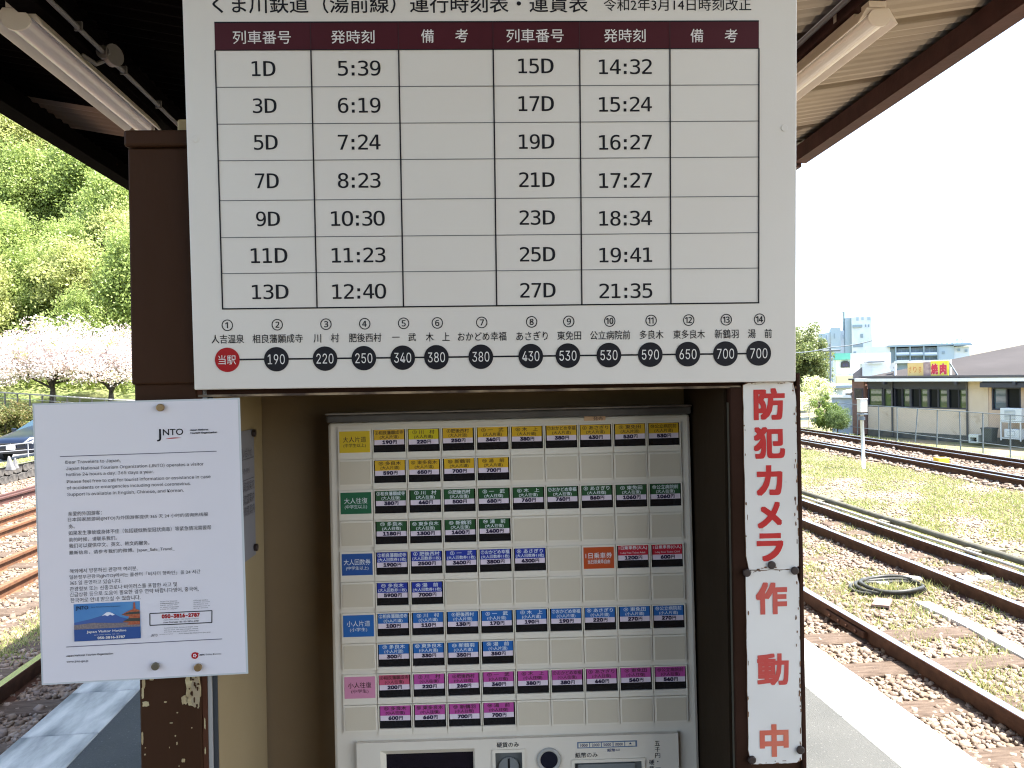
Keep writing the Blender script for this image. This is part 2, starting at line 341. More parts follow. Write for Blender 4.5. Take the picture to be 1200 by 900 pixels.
# alcove
zb = -(1.005 - .825)
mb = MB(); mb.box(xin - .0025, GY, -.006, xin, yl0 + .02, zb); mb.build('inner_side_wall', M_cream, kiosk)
mb = MB(); mb.box(xin - .002, GY, zb - .004, xrin + .03, yl0 + .06, zb - .024); mb.build('inner_back_wall', mat('shaded_cream_wall', (.20, .142, .080), .65, spec=.2, c2=(.23, .165, .098), scale=4, bump=.03, bscale=60, speck=(.07, .05, .03), spscale=45, sprange=(.775, .785)), kiosk)  # darker copy of the cream wall, alcove shade put into its colour
M_inner2 = mat('shaded_inner_wall', (.022, .015, .009), .8, spec=.05, c2=(.030, .020, .012), scale=5, bump=.03, bscale=60)  # near-black tone carries the shade of the alcove's right side
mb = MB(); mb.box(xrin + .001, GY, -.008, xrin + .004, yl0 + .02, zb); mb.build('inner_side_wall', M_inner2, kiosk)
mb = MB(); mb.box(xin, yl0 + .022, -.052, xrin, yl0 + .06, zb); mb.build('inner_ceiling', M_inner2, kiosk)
# right pier
x858 = fk(858, 650)[0]; x873 = fk(876, 700)[0]; x935 = fk(936, 700)[0]
mb = MB(); mb.box(xrin + .0045, GY, -.002, x858 - .0005, y451 - .03, -.02); mb.build('sliding_rail', mat('olive_rail', (.12, .11, .085), .4, metal=.3), kiosk)
mb = MB(); mb.box(x858, GY, .002, x873, yl0 - .0005, -.05); mb.build('post_flange', M_brown2, kiosk, bevel=.001)
mb = MB(); mb.box(x873 + .0003, GY, -.001, x935 - .0003, yl0 - .0005, -.05); mb.build('post_panel', M_brown, kiosk)
mb = MB(); mb.box(x935, GY, .004, xR, fk(938, 437)[1], -.30); mb.build('post_flange', mat('rust_brown_flange', (.045, .019, .010), .6, spec=.08, c2=(.035, .016, .012), scale=14, speck=(.16, .08, .05), spscale=70, sprange=(.7, .75)), kiosk, bevel=.001)
mb = MB(); mb.box(xrin + .006, GY, -.051, x935 - .001, yl0 - .001, BACK); mb.build('side_box', M_brown, kiosk)
# thin seams, lips and chips of old paint
def blob(cx, cy, w, h, seed, n=22, jag=.25):
    r = random.Random(seed); return [(cx + w / 2 * math.copysign(abs(math.cos(t)) ** .6, math.cos(t)) * (1 - jag * r.random()), cy + h / 2 * math.copysign(abs(math.sin(t)) ** .6, math.sin(t)) * (1 - jag * r.random())) for t in [2 * math.pi * k / n for k in range(n)]]
mb = MB(); k = FK.mpp(220, 820)
def chip(px, py, w, h, seed, z=.0005, m=0, jag=.3):
    u, v = fk(px, py); mb.prism(blob(u, v, w * k, h * k, seed, jag=jag), z - .0004, z + .0002, m)
chip(226.5, 806, 19, 46, 1, jag=.22); chip(217, 820, 9, 12, 2); chip(229.5, 812, 11, 40, 3, z=.001, m=1, jag=.2)
chip(168.5, 801, 4, 13, 4); chip(171, 825, 9, 7, 5); chip(167.5, 812, 3, 16, 6); chip(167, 865, 2.5, 16, 7); chip(194, 822.5, 3.5, 2, 8); chip(215, 891, 4.5, 5, 9); chip(208, 835, 2, 1.4, 10)
chip(201, 847, 4.2, 1.2, 11); chip(170, 884, 2, 2, 12); chip(207.5, 871, 1.6, 4, 13); chip(178, 796, 5, 2.5, 14); chip(240, 848, 1.6, 15, 15, z=0); chip(240.5, 880, 1.5, 9, 16, z=0)
for q in range(14): chip(222 + random.random() * 15, 790 + random.random() * 38, 1.2 + random.random() * 2, 2 + random.random() * 6, 60 + q, z=.0016, m=2, jag=.5)
for q in range(5): chip(168 + random.random() * 65, 832 + random.random() * 66, .8 + random.random(), .8 + random.random() * 1.2, 90 + q)
mb.build('flaking_paint', [M_chip, mat('dull_under_paint', (.36, .29, .18), .8, c2=(.30, .23, .14), scale=90), M_brown], kiosk)['kind'] = 'stuff'
mb = MB()
u0, v0 = fk(232, 462); u1, v1 = fk(868, 452.5)
mb.box(u0, yl0 - .0012, 0, u1, yl0 + .0012, -.004); mb.build('lintel_lip', mat('worn_lip', (.05, .028, .018), .6, c2=(.36, .27, .17), scale=26, amt=.4), kiosk)

# timber block and duct behind the cabinet top
tb = thing('timber_block', 'short pale timber block on top of the brown kiosk beside the board', 'timber block', FK.M)
u0, v0 = fk(198, 155); u1, v1 = fk(235, 131)
mb = MB(); mb.box(u0, y155 + .001, -.02, u1, v1, -.14); mb.build('block', M_timber, tb, bevel=.003)

# ================================================================== TIMETABLE BOARD
FB = pose(.635, [-.5313, -.6163, 1.2364], [.9996, -.0140, .0240], [.0140, .999, .0440])
board = thing('timetable_board', 'large white train timetable and fare board with maroon header mounted over the ticket machine', 'timetable', FB.M)
bx0 = FB.uv(220.5, 230)[0]; bx1 = FB.uv(933.5, 230)[0]; by0 = FB.uv(580, 452)[1]; by1 = FB.uv(580, -34)[1]
mb = MB(); mb.box(bx0, by0, -.0095, bx1, by1, 0); mb.build('board_panel', M_board, board, bevel=.0012)
Z1, Z2, Z3 = .0003, .0006, .0009
cols = [FB.uv(*p)[0] for p in ((256.5, 205), (368, 205), (470, 205), (580, 205), (680.5, 205), (785.5, 205), (889, 205))]
rows = [FB.uv(570, y)[1] for y in (25.7, 58, 101, 143.8, 186.3, 232.7, 275.7, 317.5, 358.5)]
mb = MB(); mb.box(cols[0], rows[1], 0, cols[-1], rows[0], Z1); hd = mb.build('table_header', M_maroon, board)
for c in cols[1:-1]:
    pass
mb = MB()
for c in cols[1:-1]: vline(mb, c, rows[1], rows[0], .0008, Z2)
mb.build('header_rules', mat('dark_maroon', (.03, .006, .01), .5), board)
mb = MB(); lw = .0014
for i, c in enumerate(cols): vline(mb, c, rows[-1] - lw / 2, rows[1] if i else rows[1], lw, Z2)
hline(mb, cols[0] - lw / 2, cols[-1] + lw / 2, rows[-1], lw, Z2); hline(mb, cols[0], cols[-1], rows[1], .001, Z2); hline(mb, cols[0], cols[-1], rows[0], lw, Z2)
mb.build('table_border', M_ink, board)
mb = MB()
for y in rows[2:-1]: hline(mb, cols[0], cols[-1], y, .0008, Z1 + .0001)
mb.build('row_rules', M_rule, board)
mb = MB()
px_text(mb, FB, 'くま川鉄道（湯前線）運行時刻表・運賃表', 470, 4.5, 440, 22, Z1, bold=.010)
px_text(mb, FB, '令和2年3月14日時刻改正', 794, 5.5, 173, 14.5, Z1, bold=.004)
mb.build('title_lettering', M_ink, board)
mb = MB()
for t, x, y, w in (('列車番号', 307, 44, 68), ('発時刻', 413.5, 43.5, 51), ('備', 501, 42.5, 15), ('考', 541, 42, 15), ('列車番号', 627, 42, 67), ('発時刻', 732, 42, 49), ('備', 816.5, 42, 15), ('考', 856.5, 42, 15)):
    mb = MB(); px_text(mb, FB, t, x, y, w, 15.5, Z2, bold=.006); mb.build('header_lettering', M_whiteink, board)
mb = MB()
lefty = (80.5, 124, 167, 212, 256.5, 299.5, 342); righty = (77.5, 121.5, 166, 210.5, 255, 298, 340)
for i, (a, b, c, d) in enumerate(zip(('1D', '3D', '5D', '7D', '9D', '11D', '13D'), ('5:39', '6:19', '7:24', '8:23', '10:30', '11:23', '12:40'),
                                 ('15D', '17D', '19D', '21D', '23D', '25D', '27D'), ('14:32', '15:24', '16:27', '17:27', '18:34', '19:41', '21:35'))):
    xx = 309 + i * 1.3
    for t_, q_ in ((a, (xx, lefty[i], 28 if i < 5 else 43, 17.5)), (b, (421 if i < 4 else 419.5 + (i - 4) * .8, lefty[i] - .5, 50 if i < 4 else 63, 17.8)), (c, (628 + i * .4, righty[i], 41.5, 17.3)), (d, (732.8 + i * .1, righty[i] + .8, 62, 17.5))):
        mb = MB(); px_text(mb, FB, t_, *q_, Z1, font='digits', bold=.004); mb.build('train_number' if t_[-1] == 'D' else 'departure_time', M_ink, board)
    continue
    px_text(mb, FB, a, xx, lefty[i], 28 if i < 5 else 43, 17.5, Z1, bold=.0, font='mono')
    px_text(mb, FB, b, 421 if i < 4 else 419.5 + (i - 4) * .8, lefty[i] - .5, 50 if i < 4 else 63, 17.8, Z1, bold=.0, font='mono')
    px_text(mb, FB, c, 628 + i * .4, righty[i], 41.5, 17.3, Z1, bold=.0, font='mono')
    px_text(mb, FB, d, 732.8 + i * .1, righty[i] + .8, 62, 17.5, Z1, bold=.0, font='mono')
stops = [('①', '人吉温泉', '当駅', 266.5, 38), ('②', '相良藩願成寺', '190', 324, 59), ('③', '川　村', '220', 381, 30), ('④', '肥後西村', '250', 426.5, 38), ('⑤', '一　武', '340', 472, 28), ('⑥', '木　上', '380', 511.5, 28),
         ('⑦', 'おかどめ幸福', '380', 563.5, 57), ('⑧', 'あさぎり', '430', 622, 37), ('⑨', '東免田', '530', 665.5, 28), ('⑩', '公立病院前', '530', 713.5, 47), ('⑪', '多良木', '590', 762, 28), ('⑫', '東多良木', '650', 806, 37), ('⑬', '新鶴羽', '700', 850, 28), ('⑭', '湯　前', '700', 889, 28)]
def ly(x, a, b): return a + (b - a) * (x - 266.5) / (889 - 266.5)
mbn = MB(); mbl = MB()
px_line(mbl, FB, (266.5, 421.5), (889, 414.2), 2.0, Z1)
mbl.build('fare_line', M_ink, board)
for i, (c, n, f, x, w) in enumerate(stops):
    xc_ = x + (1 if i else 0)
    px_text(mbn, FB, c, xc_, ly(x, 381.2, 374.2), 13.3, 13.6, Z1, bold=.006)
    px_text(mbn, FB, n, xc_ + .5, ly(x, 397.3, 390.8), w, 10.6 if n[0] != '一' else 9.5, Z1, bold=.008)
    u, v = FB.uv(x, ly(x, 421.7, 414)); r = 14.4 * FB.mpp(x, 420)
    mb = MB(); mb.disc(u, v, r, 0, Z2, n=40); d = mb.build('fare_dot', M_redink if i == 0 else M_ink, board)
    mb = MB(); put_text(mb, f, u, v, (20 if i else 20.5) * FB.mpp(x, 420), (11.8 if i else 11) * FB.mpp(x, 420), Z3, font='sans'); mb.build('fare_lettering', M_whiteink, d)
mbn.build('station_lettering', M_ink, board)
mb = MB()
for px, py in ((229, 163), (919, 150)):
    u, v = FB.uv(px, py); mb.disc(u, v, .0035, 0, .0008, n=20)
mb.build('mounting_dimple', M_board, board, bevel=.0003)

# ================================================================== SECURITY CAMERA SIGN PLATES
def plate(name, label, y0, y1, chars, tilt, mt, screws, xs=(873.5, 934.5)):
    t = thing(name, label, 'sign', FK.M, group='enamel sign plates on the kiosk post')
    mp = FK.mpp(904, (y0 + y1) / 2)
    a = fk(xs[0], (y0 + y1) / 2); b = fk(xs[1], (y0 + y1) / 2); ya = fk(904, y0)[1]; yb = fk(904, y1)[1]
    x0, x1 = a[0], b[0]
    r = random.Random(len(chars)); poly = []
    def edge(p, q, n=16):
        for i in range(n):
            f = i / n; poly.append((p[0] + (q[0] - p[0]) * f + r.uniform(-.0003, .0003), p[1] + (q[1] - p[1]) * f + r.uniform(-.0003, .0003)))
    c = .003
    for p, q in (((x0 + c, yb), (x1 - c, yb)), ((x1, yb + c), (x1, ya - c)), ((x1 - c, ya), (x0 + c, ya)), ((x0, ya - c), (x0, yb + c))): edge(p, q)
    mb = MB(); mb.prism(poly, .0024, .0034); mb.build('sign_plate', M_plate, t)
    mb = MB(); mb.prism([(x * 1.0 + math.copysign(.0005, x - (x0 + x1) / 2), y + math.copysign(.0005, y - (ya + yb) / 2)) for x, y in poly], .0021, .0029); mb.build('rusty_edge', M_rust, t)
    rs = random.Random(int(y0)); mb = MB()
    for q in range(30):
        f = rs.random(); side = rs.choice((0, 1, 1)); xx = (x1 - rs.random() ** 2 * .004) if side else (x0 + rs.random() ** 2 * .0025); yy = yb + (ya - yb) * f
        mb.prism(blob(xx, yy, rs.uniform(.0007, .0022), rs.uniform(.001, .009), q + int(y0), n=10, jag=.5), .0030, .00355 + .00001 * q)
    for q in range(14):
        xx = x0 + (x1 - x0) * rs.random(); yy = rs.choice((ya - rs.random() * .0015, yb + rs.random() * .003)); mb.prism(blob(xx, yy, rs.uniform(.001, .006), rs.uniform(.0006, .0018), q + 77, n=10, jag=.5), .0030, .00355 + .00001 * q)
    mb.build('rust_stains', M_rust, t)['kind'] = 'stuff'
    for ch, cx, cy, w, h in chars:
        mb = MB(); px_text(mb, FK, ch, cx, cy, w, h, .0037, bold=.030 if ch == '動' else .040, res=3); mb.build('lettering', M_redfade3 if ch == '中' else mt, t)
    for sx, sy in screws:
        u, v = fk(sx, sy); mb = MB(); mb.disc(u, v, 4.7 * mp, .0032, .0062, n=24); mb.build('screw', M_screw, t, bevel=.001)
    return t
plate('warning_sign', 'tall white enamel plate with red characters for security camera, directly under the timetable board', 448, 666.5,
      [('防', 900, 473.4, 36.8, 37), ('犯', 900, 518.5, 37, 37), ('カ', 900.3, 562.5, 31, 35.5), ('メ', 900.5, 603, 29, 31), ('ラ', 901, 640.5, 31.5, 33)], 0, M_redfade, [(902.5, 661)], xs=(871.5, 933))
plate('warning_sign', 'lower white enamel plate with faded red characters for in operation, below the seam', 667.5, 893,
      [('作', 902.6, 700, 37, 37.5), ('動', 904.4, 783, 37, 37), ('中', 905.8, 866, 34, 38)], 0, M_redfade2, [(873.5, 670), (929.5, 667.5), (879.5, 888), (936, 876.5)], xs=(874.5, 936.5))

# ================================================================== JNTO NOTICE
FP = pose(.209, [-2.3679, .0969, 3.792], [.9967, -.0281, .0767], [.0261, .9996, .0091])
notice = thing('visitor_notice', 'laminated white travellers notice with a blue picture card, held by magnets on the brown post', 'notice', FP.M)
PW, PH = .209, .2917
def sheet(face, w, h, inset, z0, th, curl=.004, n=14):
    mb = MB(); vs = []; fs = []
    for j in range(n + 1):
        for i in range(n + 1):
            x = inset + (w - 2 * inset) * i / n; y = -inset - (h - 2 * inset) * j / n
            vs.append((x, y, z0))
    mb.add(vs, [(j * (n + 1) + i, (j + 1) * (n + 1) + i, (j + 1) * (n + 1) + i + 1, j * (n + 1) + i + 1) for j in range(n) for i in range(n)])
    return mb
mb = MB(); mb.box(0, 0, -.0006, PW, -PH, 0); mb.build('laminate', M_laminate, notice)
mb = MB(); mb.box(.0018, -.0018, 0, PW - .0022, -PH + .0018, .0003); mb.build('sheet', M_paper, notice)
ZP = .0006
def pt(mb, txt, x0, x1, y, h, bold=.0, res=2, z=ZP): px_text(mb, FP, txt, (x0 + x1) / 2, y, x1 - x0, h, z, res=res, bold=bold, font='sans')
mb = MB()
for txt, x0, x1, y, h in (('Dear Travelers to Japan,', 77, 141.8, 540.4, 7.2), ('Japan National Tourism Organization (JNTO) operates a visitor', 77.2, 240.4, 546.2, 7.4), ('hotline 24 hours a day. 365 days a year.', 77.6, 181.4, 554.2, 7.2),
      ('Please feel free to call for tourist information or assistance in case', 78, 248.7, 561.2, 7.0), ('of accidents or emergencies including novel coronavirus.', 78.3, 225.3, 568.9, 6.9), ('Support is available in English, Chinese, and Korean.', 78.8, 216.8, 576.7, 7.2)):
    a_, _f = glyphs(txt, 3, 'sans'); k_ = FP.mpp(x0, y); (u_, v_) = FP.uv((x0 + x1) / 2, y); lo_, hi_ = a_.min(0), a_.max(0)
    q_ = (a_ - ((lo_[0] + hi_[0]) / 2, .273)) * ((x1 - x0) * k_ / (hi_[0] - lo_[0]), 7.5 * k_); mb.add([(u_ + x, v_ + yy, ZP) for x, yy in q_], _f)
mb.build('english_lettering', mat('paper_ink', (.02, .02, .028), .5), notice); M_pink = MATS['paper_ink']
mb = MB()
for txt, x0, x1, y, h in (('亲爱的外国游客：', 80.3, 119.5, 601.3, 5.6), ('日本国家旅游局(JNTO)为外国游客提供 365 天 24 小时的咨询热线服', 80.5, 244.5, 606, 5.6), ('务。', 80.8, 88, 616.8, 5.2),
      ('如果发生事故或身体不佳（包括疑似新型冠状病毒）等紧急情况需要帮', 81, 248.3, 621.2, 5.6), ('助的时候，请联系我们。', 81, 137.4, 631.4, 5.4), ('我们可以提供中文、英文、韩文的服务。', 81.3, 175.6, 637.7, 5.4), ('最新信息，请参考我们的微博。Japan_Safe_Travel_', 81.5, 205.4, 645.4, 5.6)):
    pt(mb, txt, x0, x1, y, h)
mb.build('chinese_lettering', M_pink, notice)
mb = MB()
for txt, x0, x1, y, h in (('해외에서 방문하신 관광객 여러분,', 82, 161.4, 667.6, 5.6), ('일본정부관광국(JNTO)에서는 콜센터「비지터 핫라인」을 24 시간', 82, 235.6, 673.2, 5.8), ('365 일 운영하고 있습니다.', 82.2, 142.5, 681.7, 5.4),
      ('관광정보 또는 신종코로나 바이러스를 포함한 사고 및', 82.3, 208, 687.3, 5.6), ('긴급상황 등으로 도움이 필요한 경우 연락 바랍니다영어, 중국어,', 82.5, 233.4, 693.3, 5.8), ('한국어로 안내 받으실 수 있습니다.', 83, 165, 701.5, 5.6)):
    pt(mb, txt, x0, x1, y, h)
mb.build('korean_lettering', M_pink, notice)
mb = MB(); px_line(mb, FP, (70.5, 535), (254, 528.7), .9, ZP); mb.build('paper_rule', mat('violet_rule', (.10, .09, .14), .5), notice); mb = MB(); px_line(mb, FP, (78, 758), (260.6, 748.5), .9, ZP); mb.build('paper_rule', MATS['violet_rule'], notice)
mb = MB(); u, v = FP.uv(186.5, 510); k = FP.mpp(190, 510)
put_text(mb, 'J', u, v, 5.2 * k, 15 * k, ZP, res=3, bold=.01); px_text(mb, FP, 'NTO', 203, 506.2, 24, 7.8, ZP, res=3, bold=.015)
mb.build('logo_lettering', M_ink, notice)
mb = MB(); pts = []
for i in range(13):
    f = i / 12; u, v = FP.uv(194.3 + 18.2 * f, 514.1 - 1.2 * f); pts.append((u, v, f))
b = math.pi
mb.prism([(u, v + (.9 * math.sin(b * f)) * k * .9) for u, v, f in pts] + [(u, v - (.15 + .35 * math.sin(b * f)) * k * .9) for u, v, f in pts[::-1]], .0003, ZP); mb.build('logo_stroke', M_redink, notice)
mb = MB(); pt(mb, 'Japan National', 222.7, 244.5, 503.8, 2.7, bold=.03); pt(mb, 'Tourism Organization', 222.9, 254.6, 507.2, 2.7, bold=.03); pt(mb, 'Japan National Tourism Organization', 77.7, 133, 767.3, 3, bold=.015); pt(mb, 'www.jnto.go.jp', 78.4, 103.8, 775, 3.2, bold=.01)
pt(mb, 'Japan.', 233.8, 240.3, 767.2, 2.4, bold=.03); pt(mb, 'Endless Discovery.', 241.5, 260, 766.5, 2.4); mb.build('small_lettering', M_pink, notice)
u, v = FP.uv(228.5, 768); mb = MB(); mb.disc(u, v, 4.1 * k, .0003, ZP, n=20); pc = [FP.uv(231 + 2.2 * math.cos(a), 765.6 + 1.2 * math.sin(a)) for a in [0, 1.2, 2.4, 3.6, 4.8]]; mb.prism(pc, .0003, ZP + .0001)
em = mb.build('red_emblem', M_redink, notice)
mb = MB()
for a in range(5): mb.disc(u + 1.5 * k * math.cos(a * 1.257), v + 1.5 * k * math.sin(a * 1.257), .8 * k, ZP, ZP + .0002, n=8)
mb.build('emblem_petals', M_paper, em)
# card
c0 = FP.uv(86.5, 708); c1 = FP.uv(164, 708); cw = c1[0] - c0[0]; chh = c0[1] - FP.uv(87.5, 751.5)[1]
def C(fx, fy): return (c0[0] + cw * fx, c0[1] - chh * fy)
def cpoly(mb, pts, z, m=0):
    q = [C(*p) for p in pts]
    mb.add([(x, y, z) for x, y in q], [tuple(range(len(q)))[::-1]], m)
mb = MB(); a = C(0, 1); b_ = C(1, 0); mb.box(a[0], a[1], .0003, b_[0], b_[1], ZP); card = mb.build('picture_card', mat('card_blue_sky', (.05, .20, .48), .4, c2=(.08, .26, .52), scale=30), notice)
mb = MB()
cpoly(mb, [(0, .50), (.25, .42), (.42, .34), (.49, .26), (.53, .25), (.58, .28), (.70, .40), (.85, .48), (1, .52), (1, .6), (0, .6)], ZP + .0002, 0)
cpoly(mb, [(.42, .35), (.46, .30), (.49, .26), (.53, .25), (.58, .28), (.62, .33), (.58, .35), (.55, .32), (.51, .36), (.47, .33)], ZP + .0004, 1)
cpoly(mb, [(0, .56), (.3, .52), (.6, .55), (1, .56), (1, .72), (0, .72)], ZP + .0005, 2)
cpoly(mb, [(0, .68), (1, .68), (1, 1), (0, 1)], ZP + .0007, 3)
cpoly(mb, [(.72, .34), (.80, .27), (.90, .20), (.91, .02), (.93, .02), (.94, .20), (1, .24), (1, .62), (.80, .62), (.84, .56), (.74, .54), (.82, .46), (.84, .40)], ZP + .0006, 4)
cpoly(mb, [(.74, .52), (.84, .44), (1, .45), (1, .53)], ZP + .0008, 5); cpoly(mb, [(.72, .34), (.84, .28), (1, .27), (1, .33)], ZP + .0008, 5)
mb.build('card_picture', [mat('card_mountain', (.04, .10, .32), .4), mat('card_snow', (.75, .78, .85), .4), mat('card_town', (.14, .13, .15), .4, c2=(.25, .2, .2), scale=700), mat('card_deep_blue', (.015, .07, .26), .4), mat('card_red_roof', (.33, .06, .03), .4, c2=(.42, .14, .06), scale=600), mat('card_dark_eaves', (.04, .05, .045), .4)], card)
mb = MB()
def ct(txt, fx, fy, fw, fh, bold=0, m=0):
    x, y = C(fx, fy); put_text(mb, txt, x, y, fw * cw, fh * chh, ZP + .0009, m, res=2, bold=bold)
ct('Japan Visitor Hotline', .49, .765, .60, .085, .02); ct('050-3816-2787', .56, .93, .42, .07, .03); ct('japan visitor hotline  365 / 24', .49, .85, .38, .03)
mb.build('card_lettering', M_whiteink, card)
mb = MB(); ct('JNTO', .13, .115, .19, .13, .01); ct('Japan National Tourism Organization', .49, .10, .44, .04); mb.build('card_lettering', M_ink, card)
# number box
mb = MB()
for a, b_ in (((175.8, 718.8), (248.7, 715.4)), ((176, 732.7), (248.5, 729.3)), ((175.8, 718.8), (176, 732.7)), ((248.6, 715.4), (248.4, 729.3))): px_line(mb, FP, a, b_, 1.1, ZP)
mb.build('number_box', M_ink, notice)
mb = MB(); pt(mb, '050-3816-2787', 189.8, 234.3, 721.2, 5.0, bold=.04, res=2); mb.build('phone_lettering', M_redink, notice)
mb = MB(); pt(mb, 'Japan Visitor Hotline', 192, 210, 726, 1.6); pt(mb, 'Japan National Tourism Org.', 212, 233, 725, 1.4); pt(mb, 'From Overseas +81-50-3816-2787', 192, 233.5, 728.3, 2.0, bold=.02)
for i, y in enumerate((704.3, 706.6, 708.9, 711.2, 713.5)):
    pt(mb, ('Scan for tourist', 'information and', 'travel safety tips', 'in your language', 'while in Japan')[i], 188, 208 + (i % 2) * 2, y, 1.3)
    pt(mb, ('Official visitor', 'support account', 'for updates and', 'emergencies at', 'any time')[i], 227, 244 + (i % 2) * 2, y - 1.2, 1.3)
for i, y in enumerate((735, 737.3, 739.6)): pt(mb, 'Available 24 hours, 365 days in English, Chinese and Korean'[i * 4:46 + i * 3], 192.5, 232.5, y, 1.5)
pt(mb, 'JNTO', 177, 184.8, 744.3, 3, bold=.0); pt(mb, 'Japan National Tourism Organization', 187, 203, 743, 1.2); pt(mb, 'JNTO Global Site https://www.jnto.go.jp', 209.5, 247, 741.5, 1.5)
mb.build('fine_lettering', M_pink, notice)
for nm, lab, px, py, mt_ in (('magnet', 'round brass magnet at the top of the white visitor notice', 189, 477.5, M_brass), ('magnet', 'dull grey round magnet at the notice foot beside the flaking post corner', 183.2, 779.8, M_grey_magnet), ('magnet', 'round brass magnet at the notice foot under the red emblem', 233, 781.2, M_brass)):
    u, v = FP.uv(px, py); t = thing(nm, lab, 'magnet', FP.M @ Matrix.Translation((u, v, .0008)), group='round magnets pinning the notice')
    mb = MB(); mb.disc(0, 0, .0040, 0, .0035, n=24); mb.build('disc', mt_, t, bevel=.0008)

# inner notice on the alcove side wall
FI = Face(FK.M @ Vector((xin + .0012, 0, 0)), -FK.n, FK.u)   # local x goes deeper into the alcove
def fi(px, py): return FI.uv(px, py)
u0 = fi(276, 540)[0]; u1 = fi(298, 560)[0]; v0 = fi(296, 503)[1]; v1 = fi(296, 652)[1]
inn = thing('inner_notice', 'narrow looking white notice on the shaded cream side wall inside the alcove', 'notice', FI.M)
mb = MB(); mb.box(u0, v1, -.0004, u1, v0, .0004); mb.build('sheet', mat('shaded_paper', (.20, .19, .20), .6, spec=.1), inn)  # white paper given a grey that holds the alcove shade
mb = MB(); W_ = u1 - u0
for fy, h, w0, w1 in ((.17, .012, .1, .85), (.43, .012, .1, .95), (.53, .012, .1, .95), (.62, .012, .1, .95)):
    y = v0 + (v1 - v0) * fy; mb.box(u0 + W_ * w0, y - h / 2 * .8, .0004, u0 + W_ * w1, y + h / 2 * .8, .0006) if False else put_text(mb, 'お問い合わせ' if fy < .3 else '運転取扱案内', u0 + W_ * (w0 + w1) / 2, y, W_ * (w1 - w0), h, .0006)
for fy in (.22, .38): hline(mb, u0 + W_ * .05, u1 - W_ * .05, v0 + (v1 - v0) * fy, .001, .0006)
put_text(mb, '時刻', u0 + W_ * .5, v0 + (v1 - v0) * .31, W_ * .4, .007, .0006)
mb.build('lettering', mat('faint_ink', (.07, .065, .07), .6), inn)
for i, (px, py) in enumerate(((295, 507.5), (297.5, 641.5))):
    u, v = fi(px, py); t = thing('magnet', ('small dark magnet at the upper corner of the shaded inner notice', 'small dark magnet at the lower corner of the shaded inner notice')[i], 'magnet', FI.M @ Matrix.Translation((u, v, .0008)), group='dark magnets on the inner notice')
    mb = MB(); mb.disc(0, 0, .0045, 0, .004, n=20); mb.build('disc', M_screw, t, bevel=.0008)

# ================================================================== TICKET MACHINE
GW = .4286
FM = pose(GW, [-.507, .1312, 2.2281], [.9996, -.024, .0164], [.0249, .9996, -.0141])
GH = .8851 * GW; cwid = GW / 10; chei = GH / 10
machine = thing('ticket_machine', 'beige ticket vending machine with ten rows of fare buttons standing in the alcove', 'ticket machine', FM.M)
mx0 = FM.uv(383.5, 497)[0]; mx1 = FM.uv(809, 485)[0]; my1 = FM.uv(600, 490.5)[1]; myb = -1.02
mb = MB(); mb.box(mx0, myb, -.30, mx1, my1, -.0012); mb.build('body', M_body, machine, bevel=.004)
mb = MB(); mb.box(mx0 - .001, my1 + .0004, -.30, mx1 + .001, my1 + .0095, .0015); mb.build('top_lid', mat('lid_grey', (.075, .07, .065), .45, c2=(.12, .11, .10), scale=25, amt=.6), machine, bevel=.002)
mb = MB(); mb.box(mx0 - .002, my1 + .0098, -.30, mx1 + .0015, my1 + .0118, .002); mb.build('lid_edge', mat('worn_lid_edge', (.30, .27, .24), .4, c2=(.12, .10, .09), scale=20), machine)
kk = FM.mpp(600, 650)
def ctr(col, row): return (cwid * (col + .5), -chei * (row + .5))
names = [None, '②相良藩願成寺', '③ 川　村', '④肥後西村', '⑤ 一　武', '⑥ 木　上', '⑦おかどめ幸福', '⑧ あさぎり', '⑨ 東免田', '⑩公立病院前']
tail = [None, '⑪ 多良木', '⑫ 東多良木', '⑬ 新鶴羽', '⑭ 湯　前']
grid = {}
def fill(row, kind, sub, prices, nm, ink):
    for i, p in enumerate(prices):
        if p: grid[(i + 1, row)] = (nm[i + 1], sub, p + '円', kind, ink)
fill(0, 'yellow', '(大人片道)', ['190', '220', '250', '340', '380', '380', '430', '530', '530'], names, 0)
fill(1, 'yellow', '(大人片道)', ['590', '650', '700', '700'], tail, 0)
fill(2, 'green', '(大人往復)', ['380', '440', '500', '680', '760', '760', '860', '1060', '1060'], names, 1)
fill(3, 'green', '(大人往復)', ['1180', '1300', '1400', '1400'], tail, 1)
n5 = [None, '②相良藩願成寺', '④ 肥後西村', '⑤ 一　武', '⑦おかどめ幸福', '⑧ あさぎり']
fill(4, 'darkblue', '(大人回数券11枚)', ['1900', '2500', '3400', '3800', '4300'], n5, 1)
fill(5, 'darkblue', '(大人回数券11枚)', ['5900', '7000'], [None, '⑪ 多良木', '⑭ 湯　前'], 1)
fill(6, 'blue', '(小人片道)', ['100', '110', '130', '170', '190', '190', '220', '270', '270'], names, 1)
fill(7, 'blue', '(小人片道)', ['300', '330', '350', '350'], tail, 1)
fill(8, 'pink', '(小人往復)', ['200', '220', '260', '340', '380', '380', '440', '540', '540'], names, 0)
fill(9, 'pink', '(小人往復)', ['600', '660', '700', '700'], tail, 0)
grid[(8, 4)] = ('1日乗車券(大人)', '1-day Free Ticket Adult', '1200円', 'red', 1)
grid[(9, 4)] = ('1日乗車券(小人)', '1-day Free Ticket Child', '600円', 'red', 1)
grid[(2, 0)] = grid[(2, 0)][:3] + ('bright', 0); grid[(1, 8)] = grid[(1, 8)][:3] + ('rose', 0)
